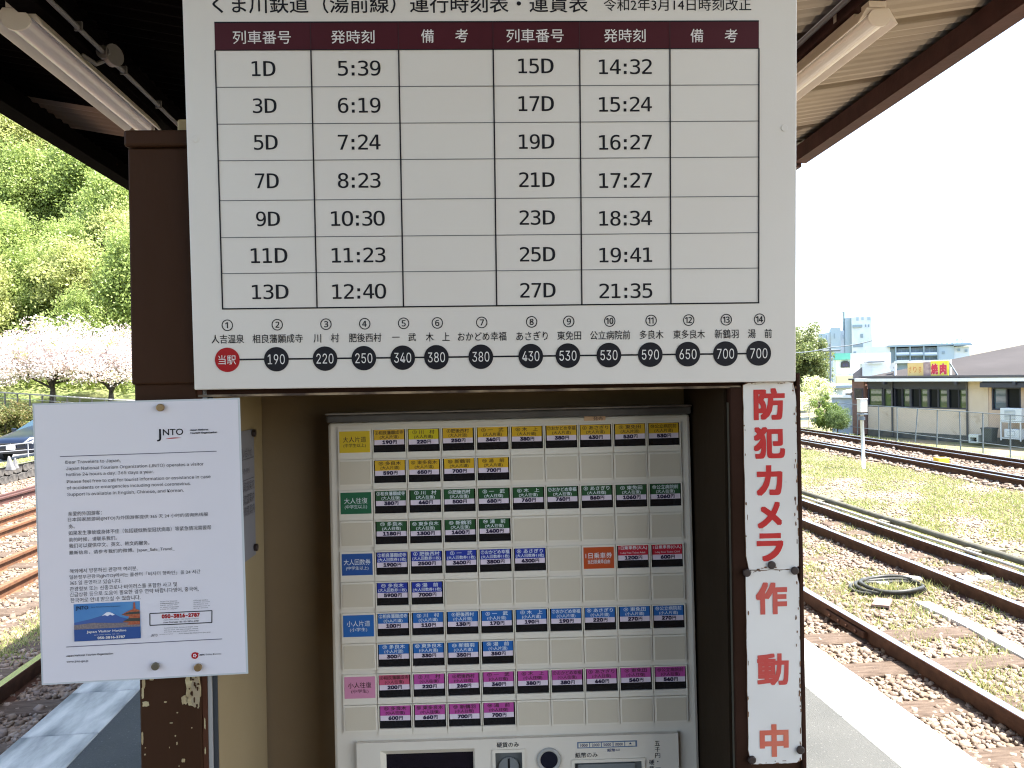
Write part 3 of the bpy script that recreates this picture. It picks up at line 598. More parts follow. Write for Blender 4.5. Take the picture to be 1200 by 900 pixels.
cats = {(0, 0): ('大人片道', '(中学生以上)', 'catyellow', 0), (0, 2): ('大人往復', '(中学生以上)', 'catgreen', 1), (0, 4): ('大人回数券', '(中学生以上)', 'catblue', 1), (0, 6): ('小人片道', '(小学生)', 'blue', 1), (0, 8): ('小人往復', '(小学生)', 'palepink', 0), (7, 4): ('1日乗車券', '当日限乗降自由', 'orange', 1)}
# shared button mesh
hw = cwid / 2 - .0005; top = chei / 2 - .0006; bot = -chei / 2 + .0006
wx = 18.6 * kk; wt = top - 1.3 * kk; wb = wt - 26.5 * kk
def ring(mb, x0, y0, x1, y1, a0, b0, a1, b1, zf, zb, m=0):
    o = [(x0, y0), (x1, y0), (x1, y1), (x0, y1)]; i = [(a0, b0), (a1, b0), (a1, b1), (a0, b1)]
    vs = [(*p, zf) for p in o] + [(*p, zf) for p in i] + [(*p, zb) for p in i] + [(*p, zb) for p in o]
    fs = []
    for k in range(4):
        j = (k + 1) % 4; fs += [(k, j, 4 + j, 4 + k), (4 + k, 4 + j, 8 + j, 8 + k), (12 + k, 12 + j, j, k)]
    mb.add(vs, fs, m)
mb = MB(); ring(mb, -hw, bot, hw, top, -wx, wb, wx, wt, .0014, -.0008); mb.quad((-wx, wb, -.0007), (wx, wb, -.0007), (wx, wt, -.0007), (-wx, wt, -.0007), 1)
ME_BTN = mb.mesh('ticket_button', [M_cell, M_dark])
mb = MB(); mb.box(-hw, bot + 4 * kk, -.001, hw, top, .0010); mb.box(-hw + .0022, bot + 4 * kk + .0022, .001, hw - .0022, top - .0022, .0016, 1)
ME_BLANK = mb.mesh('blank_plate', [M_cell, M_blank])
mb = MB(); mb.box(-hw, bot, -.001, hw, top, .0010); ME_CAT = mb.mesh('category_plate', [M_cell])
def piece(name, me, x, y, bevel=0):
    o = bpy.data.objects.new(name, me); COL.objects.link(o); o.parent = machine; o.location = (x, y, 0); ROOTM[o.name] = FM.M @ Matrix.Translation((x, y, 0))
    if bevel: b = o.modifiers.new('bevel', 'BEVEL'); b.width = bevel; b.segments = 1
    return o
for r in range(10):
    for c in range(10):
        x, y = ctr(c, r)
        if (c, r) in grid:
            n, s_, p, kd, ink = grid[(c, r)]
            o = piece('ticket_button', ME_BTN, x, y)
            sx = 17.4 * kk; y1 = wt - .4 * kk; ym = y1 - 11.6 * kk; yb = ym - 5.9 * kk
            mb = MB(); mb.box(-sx, ym, -.0006, sx, y1, .0002, 0); mb.box(-sx, yb, -.0006, sx, ym - .00005, .0001, 1)
            sl = mb.build('label_slip', [M_slips[kd], M_price], o); jit = (random.uniform(-.4, .4) * kk, random.uniform(-.35, .35) * kk, 0); jr = random.gauss(0, .006); sl.location = jit; sl.rotation_euler.z = jr
            mb = MB(); t_ = 0 if ink == 0 else 1
            long_ = len(n) >= 7
            put_text(mb, n, 0, y1 - 3.2 * kk, min(33.2, 4.6 * len(n) + 3) * kk, 4.8 * kk, .0004, t_, res=2, bold=.012)
            if kd == 'red': put_text(mb, s_, 0, y1 - 9.0 * kk, 29 * kk, 2.8 * kk, .0004, t_, res=2)
            else: put_text(mb, s_, 0, y1 - 8.7 * kk, (22 if len(s_) < 8 else 33) * kk, 4.8 * kk, .0004, t_, res=2, bold=.012)
            nd = len(p) - 1; put_text(mb, p[:-1], -2.2 * kk, ym - 2.9 * kk, 3.9 * nd * kk, 4.7 * kk, .0003, 2, res=2, bold=.05, font='sans'); put_text(mb, '円', (1.95 * nd + .7) * kk, ym - 2.9 * kk, 4.4 * kk, 4.5 * kk, .0003, 2, res=2, bold=.035)
            sx_ = mb.build('slip_lettering', [MATS['slip_dark'] if 'slip_dark' in MATS else mat('slip_dark', (.035, .014, .006), .5), MATS['slip_light'] if 'slip_light' in MATS else mat('slip_light', (.75, .80, .82), .5), MATS['slip_price'] if 'slip_price' in MATS else mat('slip_price', (.015, .006, .04), .5)], o); sx_.location = jit; sx_.rotation_euler.z = jr
        elif (c, r) in cats:
            a, b2, kd, ink = cats[(c, r)]
            o = piece('category_plate', ME_CAT, x, y)
            mb = MB(); mb.box(-17.8 * kk, wb + .5 * kk, .0010, 17.8 * kk, wt - 1.0 * kk, .0014); mb.build('category_card', M_slips[kd], o)
            mb = MB(); cy = (wb + wt) / 2
            put_text(mb, a, 0, cy + 2.6 * kk, (27 if len(a) == 4 else 31) * kk, 6.8 * kk, .0017, 0, res=2)
            put_text(mb, b2, 0, cy - 4.6 * kk, (26 if len(b2) > 5 else 20) * kk, 5.0 * kk, .0017, 0, res=2)
            mb.build('card_lettering', mat('slip_dark', (.035, .014, .006), .5) if ink == 0 else mat('slip_light', (.75, .80, .82), .5), o)
        else:
            piece('blank_plate', ME_BLANK, x, y)
mb = MB(); u0, v0 = FM.uv(684.5, 493.8); u1, v1 = FM.uv(709.5, 487.5); mb.box(u0, v0 + .0006, -.0012, u1, v1, -.0002); tg = mb.build('sale_tag', mat('orange_tag', (.60, .38, .22), .5), machine, bevel=.0004)
mb = MB(); put_text(mb, '発売', (u0 + u1) / 2 + .004, (v0 + .0006 + v1) / 2, 11 * kk, 4.6 * kk, .0001, res=2); mb.build('tag_lettering', mat('slip_dark', (.035, .014, .006), .5), tg)
# control panel
def fm(px, py): return FM.uv(px, py)
cx0 = fm(419, 880)[0]; cx1 = fm(794, 880)[0]; cy1 = fm(600, 863)[1]
dx0 = fm(446.5, 885)[0]; dx1 = fm(556.5, 885)[0]; dy1 = fm(500, 876)[1]
ix0 = fm(453, 890)[0]; ix1 = fm(554.5, 890)[0]; iy1 = fm(500, 883)[1]
cy0 = cy1 - .22
kx0 = fm(579, 890)[0]; kx1 = fm(613.5, 890)[0]; ky1 = fm(596, 877)[1]
nx0 = fm(671, 890)[0]; nx1 = fm(753, 890)[0]; ny1 = fm(712, 888)[1]
zP = .006
def framed(x0, x1, y1, y0, zf): pass
mb = MB()
# raised face built round its three openings
ys0 = cy0
mb.box(cx0, ys0, -.0011, dx0, cy1, zP); mb.box(dx0, dy1, -.0011, dx1, cy1, zP); mb.box(dx1, ys0, -.0011, kx0, cy1, zP)
mb.box(kx0, ky1, -.0011, kx1, cy1, zP); mb.box(kx1, ys0, -.0011, nx0, cy1, zP); mb.box(nx0, ny1, -.0011, nx1, cy1, zP); mb.box(nx1, ys0, -.0011, cx1, cy1, zP)
mb.box(dx0, ys0, -.0011, dx1, dy1 - .06, zP); mb.box(kx0, ys0, -.0011, kx1, ky1 - .06, zP); mb.box(nx0, ys0, -.0011, nx1, ny1 - .05, zP)
pan = mb.build('control_panel', M_body, machine)
mb = MB(); z1 = zP; z0 = -.0012
mb.quad((dx0, dy1, z1), (ix0, iy1, z0), (ix1, iy1, z0), (dx1, dy1, z1)); mb.quad((dx0, dy1, z1), (dx0, dy1 - .06, z1), (ix0, dy1 - .055, z0), (ix0, iy1, z0)); mb.quad((dx1, dy1, z1), (ix1, iy1, z0), (ix1, dy1 - .055, z0), (dx1, dy1 - .06, z1)); mb.quad((dx0, dy1 - .06, z1), (dx1, dy1 - .06, z1), (ix1, dy1 - .055, z0), (ix0, dy1 - .055, z0))
bz = mb.build('display_bezel', M_cell, pan)
mb = MB(); mb.box(ix0 - .001, dy1 - .056, -.0011, ix1 + .001, iy1 + .001, -.0009); mb.build('display_screen', mat('display_black', (.012, .008, .012), .12), pan)
for (x0, x1, y1, dep, nm) in ((kx0, kx1, ky1, .06, 'coin_slot'), (nx0, nx1, ny1, .05, 'note_slot')):
    mb = MB(); q = .0018
    mb.box(x0, y1 - dep, -.0010, x1, y1, .0004, 0)
    ring(mb, x0 - q, y1 - dep - q, x1 + q, y1 + q, x0 + q, y1 - dep + q, x1 - q, y1 - q, zP + .0018, zP - .004, 1)
    if nm == 'coin_slot':
        xm = (x0 + x1) / 2; mb.disc(xm, y1 - .022, .0125, .0004, .0030, n=28, m=2); mb.box(xm - .0012, y1 - .034, .003, xm + .0012, y1 - .011, .0034, 3)
    else:
        mb.box(x0 + .006, y1 - dep + .004, .0004, x1 - .010, y1 - .006, .003, 2)
    mb.build(nm, [M_panelgrey, M_cell, mat('slot_grey', (.19, .20, .20), .35), M_dark], pan)
u, v = fm(643, 887.5); mb = MB()
n = 32; R = [(.0150, zP), (.0146, zP + .0025), (.0128, zP + .0032), (.0108, zP + .0015)]
vs = [(u + r * math.cos(2 * math.pi * k / n), v + r * math.sin(2 * math.pi * k / n), z) for r, z in R for k in range(n)]
mb.add(vs, [(i * n + k, i * n + (k + 1) % n, (i + 1) * n + (k + 1) % n, (i + 1) * n + k) for i in range(3) for k in range(n)])
b1 = mb.build('return_button', mat('button_bezel', (.40, .39, .36), .35), pan, smooth=True)
mb = MB(); mb.disc(u, v, .0107, zP, zP + .0012, n=32); mb.build('button_face', mat('button_black', (.012, .012, .022), .2), b1, bevel=.0004)
mb = MB(); u0, v0 = fm(676, 874.5); u1, v1 = fm(745.5, 865); mb.box(u0, v0, zP, u1, v1, zP + .0002, 0)
bw = (u1 - u0)
for i in range(5):
    a = u0 + bw * (.02 + .195 * i); mb.box(a, v0 + .0013, zP + .0002, a + bw * (.18 if i < 4 else .17), v1 - .0013, zP + .0004, 1)
bl = mb.build('banknote_label', [mat('label_blue', (.10, .16, .27), .4), M_cell], pan)
mb = MB()
for i, t in enumerate(('1000', '2000', '5000', '10000')): put_text(mb, t, u0 + bw * (.11 + .195 * i), (v0 + v1) / 2, bw * .13, .0036, zP + .0006, res=2, bold=.02)
xm = u0 + bw * .885; ym = (v0 + v1) / 2; mb.box(xm - .003, ym - .003, zP + .0005, xm + .003, ym - .0024, zP + .0006); mb.add([(xm - .002, ym - .0005, zP + .0006), (xm + .002, ym - .0005, zP + .0006), (xm, ym + .002, zP + .0006)], [(0, 1, 2)])
px_text(mb, FM, '紙幣', 715.5, 876.3, 9.5, 3.8, zP + .0003, res=2, bold=.02); px_text(mb, FM, 'bill', 722.5 + 1, 876, 4, 2.4, zP + .0003, res=2)
mb.build('banknote_lettering', mat('navy_ink', (.03, .05, .14), .5), bl)
mb = MB()
px_text(mb, FM, '硬貨のみ', 595, 870, 26, 6.2, zP + .0003, bold=.01); px_text(mb, FM, '紙幣のみ', 686.5, 882, 26, 6.0, zP + .0003, bold=.01)
for ch, y in (('五', 868.5), ('千', 875.5), ('円', 882.5), ('・', 889.5), ('一', 897)): px_text(mb, FM, ch, 769 + (y - 868) * .03, y, 6 if ch != '・' else 1.6, 5.6 if ch not in '一・' else (.7 if ch == '一' else 1.6), zP + .0003, bold=.01)
for ch, y in (('硬', 890.5), ('貨', 897.5)): px_text(mb, FM, ch, 762.5, y, 6, 5.8, zP + .0003, bold=.01)
mb.build('panel_lettering', M_ink, pan)

# ================================================================== PLATFORM
plat = thing('platform', None, None, TRM, kind='structure')
PR0, PR1, PL0, PL1 = 1.640, 1.938, -1.425, -1.738
mb = MB(); mb.box(PL0 - .001, -25, -.30, PR0 + .001, 90, 0); mb.build('asphalt_surface', M_asphalt, plat)
mb = MB(); mb.box(PL1 + .04, -25, -.69, PR1 - .04, 90, -.301); mb.build('platform_base', M_concrete, plat)
def slab(lo, hi, m):
    mb = MB(); mb.box(lo + .003, .004, -.16, hi, .596 - .0, .0025); return mb.mesh('edge_slab', [m])
meR = slab(PR0, PR1, M_block); meL = slab(-PL0, -PL1, M_wetblock)
meL.transform(Matrix.Scale(-1, 4, (1, 0, 0))); meL.flip_normals()
for side, me, s0, step in ((1, meR, 3.035 - .44 * 14, .44), (-1, meL, 3.323 - .448 * 14, .448)):
    me.transform(Matrix.Scale(step / .6, 4, (0, 1, 0)))
    for i in range(70):
        o = bpy.data.objects.new('edge_slab', me); COL.objects.link(o); o.parent = plat; o.location = (0, s0 + step * i, random.uniform(-.001, .001))
        b = o.modifiers.new('bevel', 'BEVEL'); b.width = .004; b.segments = 1
mb = MB(); s0 = 3.035 - .44 * 14 + 70 * .44
mb.box(PR0 + .003, s0, -.16, PR1, 90, .0025); mb.box(PL0 - .003, s0, -.16, PL1, 90, .0025); mb.build('far_edge', M_block, plat)

# ================================================================== CANOPY
ROOFM = TRM.copy()
canopy = thing('platform_canopy', 'butterfly canopy over the platform with corrugated cream sheets on maroon steel beams', 'canopy', ROOFM)
EZ = 2.84; EZL = 2.65; SL = .16
def rz(L): return EZ + .13 + SL * (L - 2.35) if L > 0 else EZL + .16 + SL * (-L - 1.95)
SEAM = float((CAM + ray(90, 128) * (1.29 / ray(90, 128)[2])) @ TR); S0, S1 = SEAM - .75 * 26, SEAM + .75 * 38  # canopy run lengthened past the view so the kiosk stays shaded
# corrugated sheets, ridges run across the platform
def corr(L0, L1, s0, s1, pitch=.076, amp=.009, dz=0):
    mb = MB(); n = int((s1 - s0) / pitch * 6); vs = []; 
    for i in range(n + 1):
        s = s0 + (s1 - s0) * i / n; z = amp * math.sin(2 * math.pi * s / pitch)
        vs += [(L0, s, rz(L0) + z + dz), (L1, s, rz(L1) + z + dz)]
    mb.add(vs, [(2 * i, 2 * i + 1, 2 * i + 3, 2 * i + 2) for i in range(n)]); return mb
PATCH = float((CAM + ray(112, 150) * (1.33 / ray(112, 150)[2])) @ TR); print('patch', PATCH)
wsh = .75; nn = int((S1 - S0) / wsh)
for i in range(nn):
    s0 = S0 + i * wsh; s1 = min(s0 + wsh + .06, S1)
    corr(.06, min(2.455 + .066 * (min(max(s0, -1.), 9.) - 4), 2.455 + .066 * (min(max(s1, -1.), 9.) - 4)), s0, s1, amp=.013, dz=.003 * (i % 2)).build('roof_sheet', M_sheet, canopy)
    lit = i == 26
    corr(-.06, -1.96, s0, s0 + .50 if lit else s1, dz=.003 * (i % 2)).build('roof_sheet', M_sheet_pale if lit else M_shadesheet, canopy)
    if lit: corr(-.06, -1.96, s0 + .46, s1, dz=-.004).build('roof_sheet', M_shadesheet, canopy)
mb = MB()
def lbeam(mb, L, z0, z1, w, s0=S0, s1=S1, fl=0., m=0):
    t = .012
    mb.box(L - t / 2, s0, z0 + .001, L + t / 2, s1, z1 - .001, m); mb.box(L - w / 2, s0, z0 - t / 2, L + w / 2, s1, z0 + t / 2, m); mb.box(L - w / 2, s0, z1 - t / 2, L + w / 2, s1, z1 + t / 2, m)
lbeam(mb, 1.58, 2.76, 2.88, .08); mb.build('purlin', M_steelbrown, canopy)
mb = MB(); lbeam(mb, -1.17, 2.56, 2.68, .08); mb.build('purlin', M_shadesteel, canopy)
def eL(q): return 2.455 + .066 * (min(max(q, -1.), 9.) - 4)
def ebox(mb, l0, l1, z0, z1, sa, sb):
    cuts = [sa] + [c for c in (-1., 9.) if sa < c < sb] + [sb]
    for a, b_ in zip(cuts[:-1], cuts[1:]):
        A, B = eL(a), eL(b_); v = [(A + l0, a, z0), (A + l1, a, z0), (B + l1, b_, z0), (B + l0, b_, z0), (A + l0, a, z1), (A + l1, a, z1), (B + l1, b_, z1), (B + l0, b_, z1)]
        mb.add(v, [(0, 3, 2, 1), (4, 5, 6, 7), (0, 1, 5, 4), (1, 2, 6, 5), (2, 3, 7, 6), (3, 0, 4, 7)])
mb = MB(); ebox(mb, -.09, 0, EZ, EZ + .010, S0, 5.0); ebox(mb, -.015, 0, EZ + .011, EZ + .15, S0, 5.0); ebox(mb, -.09, -.082, EZ + .011, EZ + .10, S0, 5.0)
ebox(mb, -.11, -.03, EZ - .022, EZ - .010, 5.005, S1); ebox(mb, -.045, -.03, EZ - .009, EZ + .13, 5.005, S1); mb.build('eave_beam', M_steelbrown, canopy)
mb = MB(); ebox(mb, -.08, -.001, EZ + .151, EZ + .19, S0, S1 - .9)
mb.build('gutter', mat('gutter_dark', (.03, .018, .018), .5), canopy)
mb = MB(); mb.box(-1.89, S0, EZL, -1.80, S1 - .4, EZL + .010); mb.box(-1.89, S0, EZL + .011, -1.878, S1 - .4, EZL + .15); mb.box(-1.92, S0, EZL + .05, -1.892, S1 - 1.2, EZL + .15); mb.build('eave_beam', M_shadesteel, canopy)
for i, s in enumerate(np.arange(S0 + .2, S1, 1.55)):
    mb = MB()
    for sg, l1 in ((1, 2.35), (-1, 1.85)):
        e = sg * l1; a = [(sg * .05, rz(sg * .05) + .020), (e, rz(e) + .020), (e, rz(e) + .09), (sg * .05, rz(sg * .05) + .10)]
        mb.prism(a if sg > 0 else a[::-1], s - .02, s + .02, axis='y')
    mb.build('rafter', mat('dark_rafter', (.035, .022, .018), .6), canopy)
mb = MB(); mb.box(-.09, S0, rz(0) - .20, .09, S1, rz(0) - .02); mb.build('valley_beam', M_shadesteel, canopy)
for s in (-5.5, 4.6):
    mb = MB(); mb.box(-.06, s - .06, 0, .06, s + .06, rz(0) - .201); mb.build('column', M_steelbrown, canopy)
wr = thing('sky_blocker', 'added dark brown box with a door, unseen behind the camera to block sky light', 'building', TRM)  # unseen block added behind the camera to cut sky light on the kiosk
mb = MB(); mb.box(-1.25, -7.0, .003, 1.30, -1.9, 2.44); mb.build('wall', M_brown2, wr)  # walls of the added sky blocker
mb = MB(); mb.box(-.45, -1.899, .02, .45, -1.86, 2.0); mb.build('blocker_door', M_brown, wr)
mb = MB(); mb.box(-1.30, -7.05, 2.441, 1.35, -1.85, 2.52); mb.build('roof', M_shadesteel, wr)  # top of the added sky blocker
# conduits
mb = MB(); mb.tube([(1.50, S0, 2.775), (1.50, S1, 2.775)], .011); mb.build('conduit', M_conduit, canopy, smooth=True)
def hroof(px, py, h): r = ray(px, py); return CAM + r * (h / r[2])
jb = hroof(126, 66, 1.12); jl = float(jb @ NR); js = float(jb @ TR)
JZ = 1.45 + 1.12
mb = MB(); mb.tube([(jl, S0, JZ), (jl, js - .04, JZ)], .008); mb.tube([(jl, js + .04, JZ), (jl, S1, JZ)], .008)
for s in np.arange(-2, S1, .35): mb.box(jl - .012, s - .004, JZ - .009, jl + .012, s + .004, JZ + .02)
mb.build('conduit', M_conduit, canopy, smooth=False)
mb = MB(); mb.tube([(jl, js - .04, JZ), (jl, js + .04, JZ)], .022, n=16); mb.tube([(jl + .012, js - .004, JZ), (jl + .030, js - .014, JZ)], .036, n=24); mb.tube([(jl, js, JZ - .01), (jl - .03, js - .02, JZ - .035), (jl - .06, js - .06, JZ - .02)], .008)
mb.build('junction_box', M_conduit, canopy)

# lamps
def lamp(name, label, L, z, sa, sb, body, pal):
    mid = (sa + sb) / 2; le = abs(sb - sa) / 2
    t = thing(name, label, 'lamp', TRM @ Matrix.Translation((L, mid, z)), group='strip lamps under the canopy')
    prof = [(-.072, -.036), (-.040, -.008), (.040, -.008), (.072, -.036), (.076, -.033), (.042, .022), (-.042, .022), (-.076, -.033)]
    mb = MB(); mb.prism([(x, zz) for x, zz in prof], -le, le, axis='y'); mb.build('housing', body, t, bevel=.003)
    n = 12; pr = [(.037 * math.cos(math.pi * k / n), -.0085 - .038 * math.sin(math.pi * k / n)) for k in range(n + 1)]
    mb = MB(); mb.prism(pr, -le + .006, le - .012, axis='y'); mb.build('diffuser', pal, t, smooth=False)
    for sg in (-1, 1):
        mb = MB(); mb.prism([(.041 * math.cos(2 * math.pi * k / 20), -.018 + .031 * math.sin(2 * math.pi * k / 20)) for k in range(20)], sg * le, sg * (le + .008), axis='y'); mb.box(-.032, sg * (le + .0), .0225, .032, sg * (le - .05), .045)
        mb.build('end_cap', body, t)
    mb = MB(); mb.box(-.025, -le * .8, .023, .025, le * .8, .05); mb.build('ballast_box', body, t)
    for q in (-.5, .5):
        mb = MB(); mb.box(-.01, le * q - .01, .051, .01, le * q + .01, .14); mb.build('hanger', body, t)
    return t
lampL_a = hroof(12, 29, 1.07); lampL_b = hroof(176, 154, 1.07)
lamp('strip_lamp', 'fluorescent strip lamp below the canopy side coloured dark for shade above the hillside', float(lampL_a @ NR) + .02, 2.55, float(lampL_a @ TR), float(lampL_b @ TR), M_lampwhite, M_tube)
lampR_a = hroof(1032, 26, 1.22); 
lamp('strip_lamp', 'fluorescent strip lamp under the cream corrugated sheets beside the maroon eave beam', float(lampR_a @ NR) - .01, 2.70, float(lampR_a @ TR), float(lampR_a @ TR) + 1.1, mat('lamp_enamel_warm', (.70, .62, .54), .4, c2=(.74, .66, .58), scale=8, speck=(.4, .3, .22), spscale=50, sprange=(.74, .77)), mat('lamp_diffuser_warm', (.78, .72, .64), .35))

# ================================================================== GROUND
def zright(L): return float(np.interp(L, [-9.4, 12.8, 15.5, 400], [-.70, -.70, -1.38, -1.38]))
mb = MB(); prof = [-9.4, -7.6, 0, 5.6, 9.6, 12.8, 14.0, 15.5, 40, 400]
sv = [-60, -10, 0, 10, 20, 40, 80, 160, 700]
vs = [(L, s, zright(L)) for s in sv for L in prof]; n = len(prof)
mb.add(vs, [(j * n + i, j * n + i + 1, (j + 1) * n + i + 1, (j + 1) * n + i) for j in range(len(sv) - 1) for i in range(n - 1)])
gr = mb.build('ground', M_dirtgrass); gr.matrix_world = TRM; gr['kind'] = 'structure'
gb = thing('gravel_bed', None, None, TRM, kind='structure')
mb = MB()
for a, b_ in ((1.80, 5.75), (9.7, 12.7), (-9.39, -1.6)): mb.box(a, -40, -.74, b_, 160, -.690)
mb.build('gravel_surface', M_gravelbed, gb)

# ---------------------------------------------------------------- rails and sleepers
ZR = -.55
def rail_mesh(p, q, m1, top=None, h=.15):
    """rail along p-q (x, y pairs in world), head top at ZR"""
    p = Vector((p[0], p[1], 0)); q = Vector((q[0], q[1], 0)); d = (q - p).normalized(); nrm = Vector((d.y, -d.x, 0)); ln = (q - p).length
    pr = [(-.062, -h), (.062, -h), (.062, -h + .012), (.010, -h + .030), (.010, -.042), (.033, -.034), (.033, -.004), (.029, 0), (-.029, 0), (-.033, -.004), (-.033, -.034), (-.010, -.042), (-.010, -h + .030), (-.062, -h + .012)]
    mb = MB(); N_ = len(pr); seg = max(1, int(ln / 12))
    for k in range(seg + 1):
        c = p + d * (ln * k / seg)
        mb.v += [tuple(c + nrm * a + Vector((0, 0, ZR + z))) for a, z in pr]
    for k in range(seg):
        for i in range(N_):
            j = (i + 1) % N_; o = k * N_; mb.f.append((o + i, o + j, o + N_ + j, o + N_ + i)); mb.m.append(1 if i == 7 else 0)
    mb.f += [tuple(range(N_))[::-1], tuple(range(seg * N_, seg * N_ + N_))]; mb.m += [0, 0]
    return mb
def track(label, rails, sl=None, mats=(M_rail, M_railtop), plates=()):
    """rails: list of world point pairs; sl: (L0, L1, s_start, s_end, step) sleepers in the track frame"""
    t = thing('railway_track', label, 'railway track', (0, 0, ZR))
    for p, q in rails: rail_mesh(p, q, None).build('rail', list(mats), t, world=True)
    if sl:
        L0, L1, a, b_, st = sl
        mb = MB(); mb.box(-(L1 - L0) / 2, -.11, -.16, (L1 - L0) / 2, .11, 0)
        me = mb.mesh('sleeper', [M_sleeper]); i = 0
        s = a
        while s < b_ and i < 120:
            o = bpy.data.objects.new('sleeper', me); COL.objects.link(o); o.parent = t
            c = ls((L0 + L1) / 2 + random.uniform(-.05, .05), s, 0)
            o.matrix_local = Matrix.Translation((c[0], c[1], -.670 - ZR + random.uniform(-.010, .010))) @ Matrix.Rotation(math.atan2(NR[1], NR[0]) + random.uniform(-.02, .02), 4, 'Z')
            b = o.modifiers.new('bevel', 'BEVEL'); b.width = .012; b.segments = 1
            s += st; i += 1
    return t
def LP(L, a=-25, b_=150): A = ls(L, a, 0); B = ls(L, b_, 0); return (A[:2], B[:2])
t1 = track('rusty track with bright rail heads directly beside the sunlit platform edge', [LP(3.278), LP(4.80)], (2.35, 4.35, 2.0, 48, .62))
mbp = MB()
for sg in (1, -1):
    c = ls(3.278 - sg * .030, 6.12, ZR); 
    mbp.box(3.278 - .046, 5.62, ZR - .095, 3.278 - .012, 6.22, ZR - .045) if sg > 0 else mbp.box(3.278 + .012, 5.62, ZR - .095, 3.278 + .046, 6.22, ZR - .045)
for q in (5.72, 5.86, 5.98, 6.12): mbp.tube([(3.278 - .062, q, ZR - .07), (3.278 + .062, q, ZR - .07)], .013, n=6)
o = mbp.build('joint_bar', M_rail, t1); o.matrix_local = Matrix.Translation((0, 0, -ZR)) @ TRM
track('single rusty rail curving beside the low pipe run', [LP(5.515)], (5.15, 5.9, 5.0, 45, .62))
track('farther rusty double track in front of the chain link fence', [LP(10.35), LP(10.05), LP(12.15), LP(11.7)], (9.9, 12.4, 8, 60, .66))
def px_rail(a, b_, ext0, ext1):
    A = ground(*a, ZR); B = ground(*b_, ZR); d = (B - A)[:2]; d /= np.linalg.norm(d); return (A[:2] - d * ext0, A[:2] + d * ext1)
track('shaded track with a pale blue sheen on its rail head below the travellers notice', [LP(-2.958)], (-3.95, -2.0, 1.0, 45, .62))
track('orange rusted track in sunlight with both rails cut by the notice edge', [LP(-4.38), LP(-5.02)], (-5.5, -3.9, 1.2, 60, .64), (M_rail_or, M_rail_or))
track('siding track farthest across the sunlit ballast with one polished rail head', [LP(-6.08, -20, 70)], (-6.9, -5.75, 3.2, 60, .64), (M_rail_or, M_rail_or))
track('narrow rail pair with a bright silver head beside the orange siding rail', [LP(-6.62, -20, 70)], None, (M_rail_or, M_railtop))
track('stacked dark red rail lying before the stone retaining wall', [LP(-7.80, -20, 40), LP(-7.98, -20, 40)], None, (mat('red_rust', (.065, .024, .018), .8, c2=(.045, .017, .013), scale=9), MATS['red_rust']))

# pipe run beside the single rail
pr_ = thing('pipe_run', 'low dark signal pipe on small blocks beside a thin pale rod between tracks and grass', 'pipe', TRM)
mb = MB(); mb.tube([(6.02, -5, -.60), (5.98, 30, -.60), (5.95, 70, -.60)], .038, n=10); mb.build('pipe', mat('mossy_pipe', (.10, .095, .065), .9, c2=(.06, .055, .04), scale=7), pr_, smooth=True)
mb = MB(); mb.tube([(5.82, -5, -.61), (5.80, 70, -.61)], .018, n=8); mb.build('rod', mat('pale_rod', (.50, .50, .46), .5), pr_, smooth=True)
mb0 = MB(); mb0.box(-.16, -.10, -.10, .20, .10, .05); me = mb0.mesh('support_block', [mat('mossy_block', (.09, .085, .06), .95, c2=(.14, .12, .08), scale=12, bump=.4)])
for i in range(22):
    o = bpy.data.objects.new('support_block', me); COL.objects.link(o); o.parent = pr_; o.location = (6.06, 4.6 + i * 1.72, -.66); o.rotation_euler.z = random.uniform(-.2, .2)

# black hose loops and white concrete kerb pieces between the near rails
hs = thing('black_hose', 'loose loops of black hose lying on the ballast between the two nearest sunlit rails', 'hose')
hc = ground(1040, 690, -.66); mb = MB()
for k in range(3):
    rx = .37 - .035 * k; ry = .095 + .012 * k; ph = .25 * k
    mb.tube([(hc[0] + .02 * k + rx * math.cos(a + ph) * .95 + ry * math.sin(a + ph) * .25, hc[1] + ry * 2.2 * math.sin(a + ph), -.650 + .018 * k + .008 * math.sin(3 * a)) for a in [2 * math.pi * i / 36 for i in range(35 - 2 * k)]], .019, n=8)
mb.build('hose', M_blacktube, hs, smooth=True)
def px_strip(name, label, pts, w, z, th, m, group=None):
    P = [Vector(ground(px, py, z)) for px, py in pts]
    t = thing(name, label, 'cable trough', P[0], group=group)
    for a, b_ in zip(P[:-1], P[1:]):
        d = (b_ - a).normalized(); a2 = a + d * .015; b2 = b_ - d * .015; nn_ = Vector((d.y, -d.x, 0)) * w / 2; mb = MB(); vs = []
        for zz in (-th, 0): vs += [tuple(p + Vector((0, 0, zz))) for p in (a2 - nn_, b2 - nn_, b2 + nn_, a2 + nn_)]
        mb.add(vs, [(0, 3, 2, 1), (4, 5, 6, 7), (0, 1, 5, 4), (1, 2, 6, 5), (2, 3, 7, 6), (3, 0, 4, 7)]); mb.build('trough_piece', m, t, world=True, bevel=.006)
    return t
M_white = mat('white_concrete', (.55, .54, .50), .8, c2=(.45, .44, .41), scale=8)
px_strip('cable_trough', 'white concrete trough pieces running diagonally from the hose toward the frame edge between the rails', [(1079, 704), (1099, 713), (1121, 723), (1143, 734), (1165, 746), (1190, 759), (1216, 773), (1243, 788)], .13, -.645, .06, M_white, 'white trough runs between rails')
px_strip('cable_trough', 'white concrete trough bending behind the hose loops and passing under the rail', [(1037, 683), (1024, 678), (1030, 675), (1048, 675), (1082, 677)], .11, -.645, .06, M_white, 'white trough runs between rails')
px_strip('cable_trough', 'short white trough length beyond the second sunlit rail', [(1123, 676.5), (1143, 675.5), (1163, 675.5)], .11, -.645, .06, M_white, 'white trough runs between rails')
